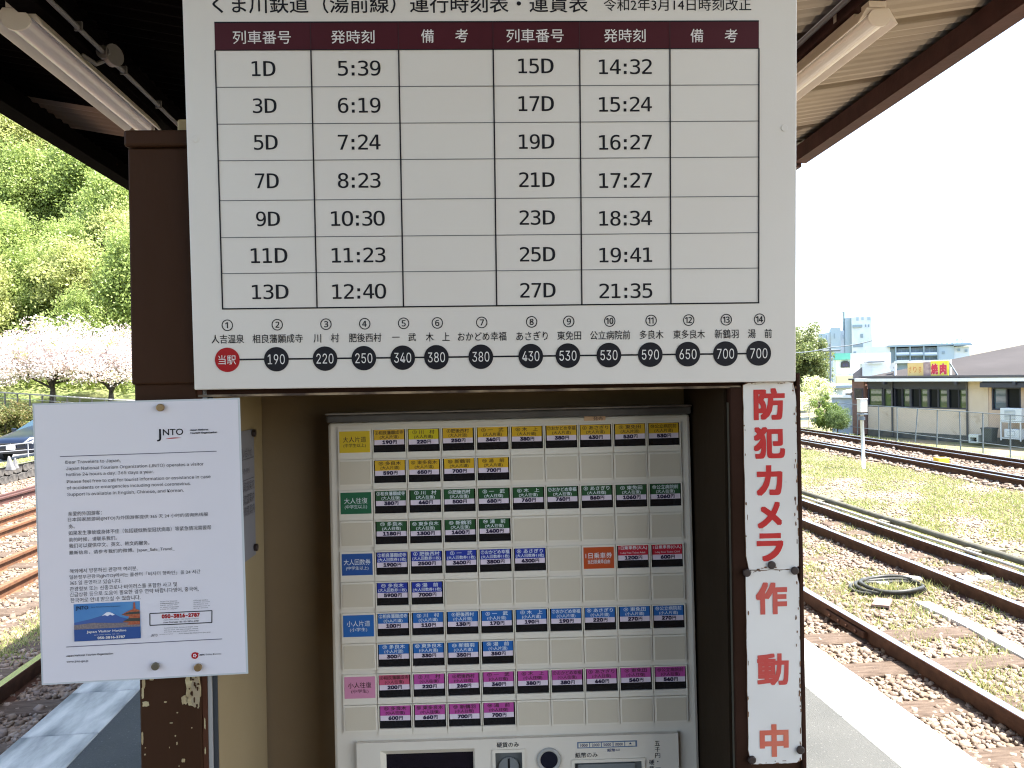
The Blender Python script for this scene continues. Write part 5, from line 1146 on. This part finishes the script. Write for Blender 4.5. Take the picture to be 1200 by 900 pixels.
# restaurant
rA, rB = ground(1014, 503, -1.12), ground(1134, 510.5, -1.12)
rdv = rB - rA; rdv[2] = 0
FR = Face(rA, rdv, (0, 0, 1))
def fr(px, py): return FR.uv(px, py)
rest = thing('restaurant', 'long low cream restaurant with dark window band and grey roof behind the fence', 'building', FR.M)
print('restaurant', FR.o, FR.n, fr(1014, 446), fr(1200, 440), fr(1200, 530))
ze = fr(1014, 447)[1]; zw0, zw1 = fr(1017, 478)[1], fr(1017, 455)[1]
xE = fr(1200, 470)[0] + 9
w0 = fr(1017, 470)[0]; w1 = fr(1134, 470)[0]; yw0 = fr(1090, 478.7)[1]; yw1 = fr(1090, 454.7)[1]; yev = fr(1090, 446)[1]
mb = MB(); mb.box(w0, .0, -.18, w1, yw0, 0); mb.build('wall', M_creamwall, rest)
mb = MB(); mb.box(w0, -.25, -.1, w1, -.001, .03); mb.box(w1 + .001, -.25, -.1, xE, -.001, .03); mb.build('plinth', mat('dark_plinth', (.05, .055, .05), .9, c2=(.10, .09, .07), scale=3), rest)
x1158 = fr(1158.5, 470)[0]; x1162 = fr(1162, 470)[0]; x1197 = fr(1196.5, 470)[0]; ys0_ = fr(1180, 481)[1]; ys1_ = fr(1180, 454)[1]
mb = MB(); mb.box(w1 + .001, 0, -.18, x1158, yev, .02); mb.build('wall', M_creamwall, rest)
mb = MB(); mb.box(x1158 + .001, 0, -.18, xE, ys0_, 0); mb.box(x1158 + .001, ys0_ + .001, -.18, x1162, yev, 0); mb.box(x1197, ys0_ + .001, -.18, xE, yev, 0); mb.box(x1162, ys1_, -.18, x1197, yev, 0); mb.build('wall', mat('restaurant_peach_render', (.50, .37, .26), .9, c2=(.46, .34, .24), scale=1.5), rest)
mb = MB(); mb.box(w0, yw1, -.12, w1, yev, .02); mb.build('dark_soffit_board', M_navy, rest)
# windows
px_panes = [(1018, 1033, 1), (1036, 1045, 1), (1049, 1056.5, 0), (1057.5, 1065.5, 1), (1068, 1077, 0), (1078, 1086.5, 1), (1089, 1098.5, 0), (1099.5, 1109.5, 1), (1112, 1122.5, 0), (1124, 1133, 1)]
M_glass_lit = mat('reflecting_glass', (.03, .05, .025), .03, spec=1., c2=(.10, .14, .05), scale=.8)  # real gloss, plus green hillside reflection put into the pane colour
for a, b_, lit in px_panes:
    x0, x1 = fr(a, 467)[0], fr(b_, 467)[0]
    mb = MB(); q = .045; ring(mb, x0 - q, yw0 + .003, x1 + q, yw1 - .003, x0, yw0 + .05, x1, yw1 - .05, -.01, -.10); w_ = mb.build('window', M_navy, rest)
    mb = MB(); mb.box(x0, yw0 + .05, -.09, x1, yw1 - .05, -.08); mb.build('pane', M_glass_lit if lit else M_glass, w_)
mb = MB(); mb.box(w0, yw0 + .002, -.17, w1, yw1 - .002, -.13); mb.build('window_backing', M_navy, rest)
mb = MB(); q = .05; ring(mb, x1162 + .002, ys0_ + .003, x1197 - .002, ys1_ - .003, x1162 + q, ys0_ + q, x1197 - q, ys1_ - q, -.01, -.12); xm = (x1162 + x1197) / 2; mb.box(xm - .03, ys0_ + q, -.10, xm + .03, ys1_ - q, -.03); w_ = mb.build('window', M_navy, rest)
mb = MB(); mb.box(x1162 + q, ys0_ + q, -.105, xm - .03, ys1_ - q, -.09); mb.build('pane', mat('teal_glass', (.06, .10, .12), .05, spec=1.), w_)
mb = MB(); mb.box(xm + .03, ys0_ + q, -.105, x1197 - q, ys1_ - q, -.09); mb.build('pane', M_glass, w_)
mb = MB(); ya, yb = fr(1180, 444)[1], fr(1180, 453)[1]; mb.add([(x1158 - .0, yb, .02), (xE, yb, .02), (xE, ya, .02), (x1158, ya, .02), (x1158, yb - .02, .5), (xE, yb - .02, .5), (xE, ya - .12, .5), (x1158, ya - .12, .5)], [(0, 1, 2, 3), (4, 7, 6, 5)[::-1], (0, 4, 5, 1), (1, 5, 6, 2), (2, 6, 7, 3), (3, 7, 4, 0)]); mb.build('awning', M_navy, rest)
xf0 = fr(1013, 446)[0]
mb = MB(); mb.box(xf0, yev - .02, .02, xE, yev + .10, .60); mb.build('eave_board', M_fascia, rest)
for px in (1046.5, 1134.3):
    x = fr(px, 470)[0]; mb = MB(); mb.tube([(x, -.2, .06), (x, yev - .05, .06)], .035, n=8); mb.build('drainpipe', mat('dark_pipe', (.05, .05, .055), .5), rest)
for px in (1046.5, 1131, 1200):
    x = fr(px, 448)[0]; mb = MB(); mb.box(x - .05, yev - .14, .40, x + .05, yev - .02, .58); mb.build('eave_bracket', M_navy, rest)
# roof: low gable at the left, tall hip behind
ye2 = yev + .11
mb = MB(); xr0 = fr(1021, 445)[0] - .1; D_ = 12.
mb.add([(xr0, ye2 + .02, .5), (xE, ye2 + .02, .5), (xE, ye2 + 2.9, -6.), (xr0 + 12.5, ye2 + 2.9, -6.), (xr0, ye2 + .02, -12.5), (xE, ye2 + .02, -12.5),
        (xr0, ye2 - .0, .5), (xE, ye2 - .0, .5), (xr0, ye2, -12.5), (xE, ye2, -12.5)], [(0, 1, 2, 3), (0, 3, 4), (4, 3, 2, 5), (0, 6, 7, 1), (4, 8, 6, 0), (6, 8, 9, 7)])
mb.build('roof', M_roof, rest)
mb = MB(); mb.box(xr0 - .05, ye2 + .021, .50, xE, ye2 + .09, .56); mb.build('roof_edge', mat('dark_roof_edge', (.08, .075, .08), .5), rest)
# small left gable ridge and white verge
gx0, gx1 = fr(1040, 430)[0], fr(1063, 430)[0]
# brick annex and shed
bx = thing('brown_annex', 'narrow dark brown annex with one black window joining the restaurant end', 'building', FR.M)
xa0, xa1 = fr(1001, 470)[0], fr(1016.7, 470)[0]; yt = fr(1008, 445.5)[1]
mb = MB(); mb.box(xa0, -.2, -3, xa1 - .05, yt, .12); mb.build('wall', M_brickwall, bx)
mb = MB(); mb.box(fr(1004, 460)[0], fr(1008, 468)[1], .121, fr(1014, 460)[0], fr(1008, 455)[1], .15); w_ = mb.build('window', M_navy, bx); mb = MB(); mb.box(fr(1005, 460)[0], fr(1008, 467)[1], .15, fr(1013, 460)[0], fr(1008, 456)[1], .155); mb.build('pane', M_dark, w_)
mb = MB(); mb.box(xa0 - .1, yt + .001, -3, xa1, yt + .07, .22); mb.build('roof', mat('dark_flat_roof', (.05, .05, .055), .6), bx)
sh = thing('corrugated_shed', 'pale grey blue corrugated shed with a white roof edge next to the brown annex', 'shed', FR.M)
xs0, xs1 = fr(975, 480)[0], fr(1000.5, 480)[0]; yt = fr(985, 466)[1]
mb = MB(); n = 46
vs = []
for i in range(n * 2 + 1):
    x = xs0 + (xs1 - xs0) * i / (n * 2); z = .02 * (1 if (i // 2) % 2 else 0); vs += [(x, -.25, z), (x, yt, z)]
mb.add(vs, [(2 * i, 2 * i + 2, 2 * i + 3, 2 * i + 1) for i in range(n * 2)]); mb.box(xs0, -.25, -2.4, xs1, yt - .01, -.03); mb.build('wall', M_shed, sh)
mb = MB(); mb.box(xs0 - .1, yt + .002, -2.5, xs1 - .01, yt + .07, .15); mb.build('roof', M_fascia, sh)
for i in range(6):
    f = fr(995 - i * 1.5, 461)[0]
pk = thing('stacked_boards', 'white sheets stacked loosely on the corrugated shed roof', 'boards', FR.M)
for i, (a, b_, y0_, y1_) in enumerate(((988, 1000, 463.4, 462), (991, 1000, 460.6, 459.6), (993, 999, 458.2, 457))):
    mb = MB(); x0, x1 = fr(a, 461)[0], fr(b_, 461)[0]; v0 = yt + .072 + .03 * i; mb.box(x0, v0 + .09 * i, -.8, x1 - .06, v0 + .09 * i + .045, .1); mb.box(x1 - .5, v0 - .0, -.7, x1 - .4, v0 + .09 * i, 0) if i else None; mb.build('board', M_fascia, pk)

# rooftop signs
FS = Face(FR.M @ Vector((0, 0, .40)), FR.r, FR.u)
def sign(name, label, x0p, x1p, ytp, ybp, m):
    t = thing(name, label, 'sign', FS.M); (x0, _), (x1, _) = FS.uv(x0p, 434), FS.uv(x1p, 434); y1 = FS.uv((x0p + x1p) / 2, ytp)[1]; y0 = max(FS.uv((x0p + x1p) / 2, ybp)[1], yev + .102)
    mb = MB(); mb.box(x0, y0, -.06, x1, y1, 0); mb.build('sign_panel', m, t); return t, x0, x1, y0, y1
t, x0, x1, y0, y1 = sign('shop_sign', 'faded orange shop sign with thin vertical red characters on the restaurant eave', 1063.6, 1082, 425.5, 442.3, M_orange)
mb = MB()
for ch, f, w, h in (('さ', .17, .15, .42), ('り', .47, .22, .42), ('ま', .80, .16, .44)): put_text(mb, ch, x0 + (x1 - x0) * f, y0 + (y1 - y0) * .55, (x1 - x0) * w, (y1 - y0) * h, .003, bold=.01)
mb.build('lettering', mat('sign_orange_ink', (.52, .16, .04), .5), t)
t, x0, x1, y0, y1 = sign('picture_sign', 'brownish picture sign of grilled meat between the orange and yellow signs', 1082.1, 1090.6, 424.5, 442, M_meat)
t, x0, x1, y0, y1 = sign('yakiniku_sign', 'bright yellow sign with bold red characters for grilled meat on the restaurant eave', 1090.7, 1111, 423.2, 441.6, M_yellow)
for k, ch in enumerate('焼肉'):
    mb = MB(); xx = x0 + (x1 - x0) * (.22 + .50 * k); yy = y0 + (y1 - y0) * .5
    put_text(mb, ch, xx, yy, (x1 - x0) * .44, (y1 - y0) * .76, .002, bold=.09); mb.build('letter_outline', mat('sign_pink', (.70, .36, .30), .5), t)
    mb = MB(); put_text(mb, ch, xx, yy, (x1 - x0) * .40, (y1 - y0) * .70, .004, bold=.045); mb.build('lettering', M_signred, t)
t = thing('sign_frame', 'white tubular frame and diagonal brace holding the rooftop signs', 'frame', FS.M)
mb = MB(); k = .04
xa_, xb_ = FS.uv(1046, 430)[0], FS.uv(1112.3, 430)[0]; y_a = FS.uv(1050, 424.5)[1]; y_b = FS.uv(1112, 422)[1]
mb.box(xa_, y_a - k, -.16, xb_, y_a + k, -.08); mb.box(xb_ - .06, yev + .102, -.16, xb_, y_a - k, -.08); mb.box(xa_, yev + .102, -.16, xa_ + .06, y_a - k, -.08); mb.build('bar', M_fascia, t)
mb = MB(); a = FS.uv(1111.5, 426); b_ = FS.uv(1122, 440); mb.tube([(a[0], a[1], -.1), (b_[0], yev + .102, -.1)], .03); mb.build('brace', M_galv, t)
sd = thing('satellite_dish', 'small white satellite dish on the restaurant roof end', 'satellite dish', FS.M); c_ = FS.uv(1041.5, 430)
mb = MB(); vs = [(c_[0] + r * math.cos(2 * math.pi * k / 20), c_[1] + r * math.sin(2 * math.pi * k / 20), -.3 + r * r * .6) for r in (.0, .07, .13, .17) for k in range(20)]
mb.add(vs, [(i * 20 + k, i * 20 + (k + 1) % 20, (i + 1) * 20 + (k + 1) % 20, (i + 1) * 20 + k) for i in range(3) for k in range(20)]); mb.build('dish', M_fascia, sd)
mb = MB(); mb.tube([(c_[0], yev + .1, -.35), (c_[0], c_[1], -.32)], .03); mb.build('mast', M_galv, sd)

# air conditioning units on a rack
FA = Face(FR.M @ Vector((0, 0, .7)), FR.r, FR.u)
def fa(px, py): return FA.uv(px, py)
rk = thing('ac_rack', 'white steel rack standing by the cream wall under two cooling units', 'rack', FA.M)
x0, x1 = fa(1173, 500)[0], fa(1196, 500)[0]; yr = fa(1185, 494)[1]; 
mb = MB(); g = .035
for x in (x0, x1):
    for z in (0, -.45): mb.box(x - g / 2, -.02, z - g / 2, x + g / 2, yr, z + g / 2)
for y in (yr - .02, .06):
    for z in (0, -.45): mb.box(x0 + .02, y - g / 2, z - .015, x1 - .02, y + g / 2, z + .015)
    for x in (x0, x1): mb.box(x - .015, y - g / 2, -.43, x + .015, y + g / 2, -.02)
mb.build('frame', M_acwhite, rk)
def ac(label, px0, px1, py0, y0, y1):
    t = thing('ac_unit', label, 'air conditioner', FA.M, group='cooling units on the rack'); x0, x1 = fa(px0, 490)[0], fa(px1, 490)[0]
    mb = MB(); mb.box(x0, y0, -.38, x1, y1, -.02); mb.build('casing', M_acwhite, t, bevel=.015)
    a, b_ = x0 + (x1 - x0) * .22, x0 + (x1 - x0) * .72
    mb = MB(); mb.box(a, y0 + .06, -.019, b_, y1 - .06, -.012, 0)
    for i in range(7): yy = y0 + .08 + (y1 - y0 - .18) * i / 6; mb.box(a + .01, yy, -.012, b_ - .01, yy + .018, .0, 1)
    mb.build('grille', [M_grille, M_acwhite], t)
yu = fa(1184, 478.5)[1]
ac('upper white cooling unit on top of the rack by the dark window', 1171.5, 1196.5, 478.5, yr + .005, yu)
ac('lower white cooling unit standing inside the rack', 1176, 1194, 503, .085, fa(1184, 503)[1])
FBn = Face(FR.M @ Vector((0, 0, .8)), FR.r, FR.u)
bn = thing('dark_bin', 'dark green waste bin with a lid beside the cooling unit rack', 'bin', FBn.M); x0, x1 = FBn.uv(1150, 510)[0], FBn.uv(1163, 510)[0]; yt = FBn.uv(1156, 503)[1]
mb = MB(); c_ = (x0 + x1) / 2; w_ = (x1 - x0) / 2; mb.add([(c_ - w_ * .85, -.1, -.3), (c_ + w_ * .85, -.1, -.3), (c_ + w_ * .85, -.1, 0), (c_ - w_ * .85, -.1, 0), (c_ - w_, yt, -.33), (c_ + w_, yt, -.33), (c_ + w_, yt, .03), (c_ - w_, yt, .03)], [(0, 1, 2, 3), (4, 7, 6, 5), (0, 4, 5, 1), (1, 5, 6, 2), (2, 6, 7, 3), (3, 7, 4, 0)]); mb.build('bin_body', mat('bin_dark', (.035, .045, .045), .6), bn, bevel=.01)
mb = MB(); mb.box(c_ - w_ * 1.06, yt + .002, -.35, c_ + w_ * 1.06, yt + .05, .05); mb.build('lid', mat('bin_dark', (.035, .045, .045), .6), bn, bevel=.01)
cr = thing('pale_crate', 'low pale crate with a dark open side at the foot of the restaurant drainpipe', 'crate', FBn.M); x0, x1 = FBn.uv(1135, 515)[0], FBn.uv(1146, 515)[0]; yt = FBn.uv(1140, 509.5)[1]; yb = FBn.uv(1140, 519)[1]
mb = MB(); mb.box(x0, yt - .09, -.3, x1, yt, 0); mb.box(x0, yb, -.3, x0 + .05, yt - .091, 0); mb.box(x1 - .05, yb, -.3, x1, yt - .091, 0); mb.box(x0 + .051, yb, -.3, x1 - .051, yb + .04, 0); mb.build('crate_body', mat('pale_green_crate', (.46, .50, .45), .6), cr)
mb = MB(); mb.box(x0 + .052, yb + .042, -.28, x1 - .052, yt - .093, -.24); mb.build('crate_back', M_dark, cr)

# far buildings -------------------------------------------------
def far_face(px, Y, zbase=-1.2, yaw=0.):
    c = at_y(px, 440, Y); c[2] = zbase; r = Vector((math.cos(yaw), math.sin(yaw), 0)); return Face(c, r, (0, 0, 1))
def fbox(t, F, name, x0p, x1p, ytp, ybp, m, d0=0., d1=-8., bevel=0):
    (x0, _), (x1, _) = F.uv(x0p, (ytp + (ybp or ytp)) / 2), F.uv(x1p, (ytp + (ybp or ytp)) / 2); y1 = F.uv((x0p + x1p) / 2, ytp)[1]; y0 = F.uv((x0p + x1p) / 2, ybp)[1] if ybp else -1.
    mb = MB(); mb.box(x0, y0, d1, x1, y1, d0); return mb.build(name, m, t)
def fwin(t, F, x0, x1, y0, y1, d=0.):
    o = fbox(t, F, 'window', x0, x1, y0, y1, M_fargrey, d + .08, d + .01); fbox(o, F, 'pane', x0 + .25, x1 - .25, y0 + .25, y1 - .25, M_farwin, d + .10, d + .081)
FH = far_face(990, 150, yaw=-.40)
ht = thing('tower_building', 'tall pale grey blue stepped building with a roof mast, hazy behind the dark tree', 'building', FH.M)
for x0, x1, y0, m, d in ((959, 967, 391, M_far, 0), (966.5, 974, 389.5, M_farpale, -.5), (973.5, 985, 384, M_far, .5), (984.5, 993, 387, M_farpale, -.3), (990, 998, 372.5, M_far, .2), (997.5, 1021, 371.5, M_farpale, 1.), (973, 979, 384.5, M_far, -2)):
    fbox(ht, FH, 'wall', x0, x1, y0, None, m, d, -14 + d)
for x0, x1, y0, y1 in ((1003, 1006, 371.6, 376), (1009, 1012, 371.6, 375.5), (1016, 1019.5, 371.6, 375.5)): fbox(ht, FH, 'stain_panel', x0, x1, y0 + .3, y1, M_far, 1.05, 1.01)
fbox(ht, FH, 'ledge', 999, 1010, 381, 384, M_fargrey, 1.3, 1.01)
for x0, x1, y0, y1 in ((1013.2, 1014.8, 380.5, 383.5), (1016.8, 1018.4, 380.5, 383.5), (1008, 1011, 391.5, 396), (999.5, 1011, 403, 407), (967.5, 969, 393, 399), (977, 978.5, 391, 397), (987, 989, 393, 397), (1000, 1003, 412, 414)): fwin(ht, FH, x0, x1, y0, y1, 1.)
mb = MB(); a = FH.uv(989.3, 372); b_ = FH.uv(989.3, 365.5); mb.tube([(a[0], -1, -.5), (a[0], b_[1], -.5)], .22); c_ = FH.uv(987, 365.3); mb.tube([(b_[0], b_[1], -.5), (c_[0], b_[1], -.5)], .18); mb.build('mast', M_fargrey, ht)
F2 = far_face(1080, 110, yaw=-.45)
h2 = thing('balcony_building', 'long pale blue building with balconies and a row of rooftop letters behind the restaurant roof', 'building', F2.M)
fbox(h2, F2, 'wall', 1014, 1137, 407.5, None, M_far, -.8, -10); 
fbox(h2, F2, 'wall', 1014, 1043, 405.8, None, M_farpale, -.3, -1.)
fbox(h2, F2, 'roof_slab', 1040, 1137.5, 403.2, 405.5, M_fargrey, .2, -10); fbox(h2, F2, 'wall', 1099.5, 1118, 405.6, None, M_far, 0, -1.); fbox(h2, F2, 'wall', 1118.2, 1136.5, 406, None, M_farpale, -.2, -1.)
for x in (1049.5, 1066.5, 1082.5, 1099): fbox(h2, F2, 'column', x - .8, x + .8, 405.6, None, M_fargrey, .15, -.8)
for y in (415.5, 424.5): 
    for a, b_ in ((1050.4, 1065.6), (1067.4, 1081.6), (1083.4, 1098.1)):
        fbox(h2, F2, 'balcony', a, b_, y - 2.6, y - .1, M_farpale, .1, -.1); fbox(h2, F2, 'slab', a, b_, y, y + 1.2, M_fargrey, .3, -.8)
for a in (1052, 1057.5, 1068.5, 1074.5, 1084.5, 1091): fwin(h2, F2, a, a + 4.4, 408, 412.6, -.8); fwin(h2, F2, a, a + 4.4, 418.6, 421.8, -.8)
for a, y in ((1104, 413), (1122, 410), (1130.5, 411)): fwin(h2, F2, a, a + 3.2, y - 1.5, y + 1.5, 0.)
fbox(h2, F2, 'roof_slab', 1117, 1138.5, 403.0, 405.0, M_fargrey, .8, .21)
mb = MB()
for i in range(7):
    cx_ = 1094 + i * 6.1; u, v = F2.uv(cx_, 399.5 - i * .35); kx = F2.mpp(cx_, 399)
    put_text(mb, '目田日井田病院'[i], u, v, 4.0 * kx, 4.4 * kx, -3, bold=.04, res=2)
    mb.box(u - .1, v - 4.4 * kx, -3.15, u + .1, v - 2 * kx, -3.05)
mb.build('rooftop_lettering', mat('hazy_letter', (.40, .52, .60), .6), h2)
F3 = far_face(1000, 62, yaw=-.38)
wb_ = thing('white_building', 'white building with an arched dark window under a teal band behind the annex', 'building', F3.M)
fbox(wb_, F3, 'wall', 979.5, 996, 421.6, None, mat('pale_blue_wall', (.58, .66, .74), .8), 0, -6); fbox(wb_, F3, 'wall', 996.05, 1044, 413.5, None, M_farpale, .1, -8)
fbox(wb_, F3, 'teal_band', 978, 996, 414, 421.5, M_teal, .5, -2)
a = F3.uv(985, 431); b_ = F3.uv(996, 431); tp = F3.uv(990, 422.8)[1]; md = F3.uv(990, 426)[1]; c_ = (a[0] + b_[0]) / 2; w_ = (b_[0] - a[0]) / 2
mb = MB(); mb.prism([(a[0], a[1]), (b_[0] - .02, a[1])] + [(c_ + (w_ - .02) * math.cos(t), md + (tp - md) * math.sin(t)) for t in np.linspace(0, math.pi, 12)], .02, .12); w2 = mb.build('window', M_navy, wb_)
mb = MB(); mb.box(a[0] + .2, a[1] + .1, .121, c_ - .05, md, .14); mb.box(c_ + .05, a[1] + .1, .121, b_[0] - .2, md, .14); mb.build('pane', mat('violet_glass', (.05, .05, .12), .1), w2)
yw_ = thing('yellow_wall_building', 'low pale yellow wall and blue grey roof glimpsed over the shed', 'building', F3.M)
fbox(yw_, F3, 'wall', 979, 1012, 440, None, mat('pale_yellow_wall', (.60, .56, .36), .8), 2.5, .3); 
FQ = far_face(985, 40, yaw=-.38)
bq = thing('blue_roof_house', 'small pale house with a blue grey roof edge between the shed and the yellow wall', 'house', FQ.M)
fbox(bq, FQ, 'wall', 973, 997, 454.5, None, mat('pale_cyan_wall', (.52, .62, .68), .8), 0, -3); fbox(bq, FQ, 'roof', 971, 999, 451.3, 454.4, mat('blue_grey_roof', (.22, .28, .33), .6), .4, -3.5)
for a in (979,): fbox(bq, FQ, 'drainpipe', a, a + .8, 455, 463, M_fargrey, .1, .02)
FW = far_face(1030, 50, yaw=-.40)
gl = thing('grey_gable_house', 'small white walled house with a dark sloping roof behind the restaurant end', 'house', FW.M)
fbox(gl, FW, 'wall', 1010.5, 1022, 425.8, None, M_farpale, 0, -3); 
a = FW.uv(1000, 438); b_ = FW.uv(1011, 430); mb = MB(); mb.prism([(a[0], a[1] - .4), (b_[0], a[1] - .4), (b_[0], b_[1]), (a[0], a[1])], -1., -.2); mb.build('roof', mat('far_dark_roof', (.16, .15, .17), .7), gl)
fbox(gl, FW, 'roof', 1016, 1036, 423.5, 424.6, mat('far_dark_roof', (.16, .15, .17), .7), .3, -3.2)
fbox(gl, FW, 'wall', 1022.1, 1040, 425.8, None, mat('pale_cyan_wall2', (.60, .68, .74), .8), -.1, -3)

# utility pole and wire
up_ = thing('utility_pole', 'thin grey utility pole rising behind the dark tree with a wire crossing the pale tower', 'pole', at_y(973.5, 470, 46))
mb = MB(); p0 = at_y(973.6, 475, 46); p1 = at_y(973.0, 403, 46); mb.tube([p0, p1], .055); mb.build('pole', mat('pole_grey', (.12, .14, .16), .7), up_, world=True)
mb = MB(); A = Vector(at_y(920, 413, 45.6)); B = Vector(p1) + Vector((0, -.1, -.2)); Cc = Vector(at_y(1022, 399, 46)); mb.tube([A.lerp(B, f) - Vector((0, 0, .5 * f * (1 - f))) for f in np.linspace(0, 1, 8)] + [B.lerp(Cc, f) - Vector((0, 0, .3 * f * (1 - f))) for f in np.linspace(.1, 1, 8)], .035, n=6); mb.build('wire', mat('wire_grey', (.06, .08, .10), .7), up_, world=True)
mb = MB(); mb.tube([Vector(p1) + Vector((-.5, 0, -.4)), Vector(p1) + Vector((.6, 0, -.4))], .06); mb.build('crossarm', MATS['pole_grey'], up_, world=True)

# trees at the right
cm, cc = crown_mesh('crown', 71, 2.25, 2.25, 3.9, 130, 30000, .085, leafmat('olive_tree_leaf', [(.06, .10, .03), (.15, .19, .06), (.24, .26, .10), (.10, .14, .04)]), .9); PROTO['olive'] = (cm, trunk_mesh('trunk', 71, 3.9, .11, cc, 8))
p = at_y(935, 478, 50); place_tree('broad_tree', 'olive', (p[0], 50, p[2] - 1.15), (1.0, 1.05), 'dense olive green tree beside the timetable board edge above the far tracks', 'tree', None, rot=.5)
cm, cc = crown_mesh('crown', 72, 1.0, 1.0, 1.7, 36, 4200, .05, mat('cream_blossom', (.6, .6, .4), .6, island=[(.72, .72, .60), (.55, .58, .25), (.65, .66, .40), (.30, .38, .10)], trans=.3), .8); PROTO['creamy'] = (cm, trunk_mesh('trunk', 72, 1.8, .05, cc, 6))
p = at_y(960, 500, 36); place_tree('blossoming_tree', 'creamy', (p[0], 36, p[2] - .1), (.95, 1.0), 'small tree with cream yellow new leaves in front of the dense olive tree', 'tree', None, rot=.5)
cm, cc = crown_mesh('crown', 73, .7, .75, .7, 30, 4200, .045, leafmat('lime_leaf', [(.08, .14, .025), (.15, .23, .04), (.23, .29, .07), (.04, .08, .02)]), .9); PROTO['lime'] = (cm, trunk_mesh('trunk', 73, .8, .03, cc, 6))
p = at_y(969, 503, 31); place_tree('leafy_shrub', 'lime', (p[0], 31, p[2] - .30), (.85, 1.25), 'bright lime green shrub growing at the corrugated shed corner', 'shrub', None, rot=1.)
p = at_y(982, 503, 30.5); place_tree('leafy_shrub', 'dark', (p[0], 30.5, p[2] - .45), (.17, .15), 'small dark green shrub at the foot of the corrugated shed', 'shrub', None, rot=1.)
# low white wall and grey block wall past the tree
FL = far_face(945, 60)
lw_ = thing('white_fence_wall', 'low white wall beyond the trees at the far end of the tracks', 'wall', FL.M)
fbox(lw_, FL, 'wall', 925, 974, 474, None, mat('far_white', (.66, .70, .72), .7), 0, -.3); fbox(lw_, FL, 'rail', 925, 974, 481.5, 483.5, M_fargrey, .1, .01)
FG = far_face(942, 42)
gw = thing('block_wall', 'short light grey block wall behind the first fence posts', 'wall', FG.M)
fbox(gw, FG, 'wall', 930, 948, 489.5, None, M_shed, 0, -.3); gw2 = fbox(gw, FG, 'coping', 930, 948.4, 488.6, 489.4, M_concrete, .04, -.34)

# distant town ridge so that the ground meets the sky behind the buildings
mb = MB(); pts = []
for i in range(60):
    a = math.radians(-75 + i * 2.6); r = 620; pts.append((r * math.sin(a), r * math.cos(a), 6 + 5 * math.sin(i * .7) + 4 * math.sin(i * .31 + 1)))
for i in range(59):
    (x0, y0, z0), (x1, y1, z1) = pts[i], pts[i + 1]; mb.add([(x0, y0, -3), (x1, y1, -3), (x1, y1, z1), (x0, y0, z0), (x0 * 1.2, y0 * 1.2, -3), (x1 * 1.2, y1 * 1.2, -3)], [(0, 1, 2, 3), (3, 2, 5, 4)])
fh = mb.build('far_hills', mat('far_hill_green', (.10, .13, .12), .9)); fh['kind'] = 'structure'
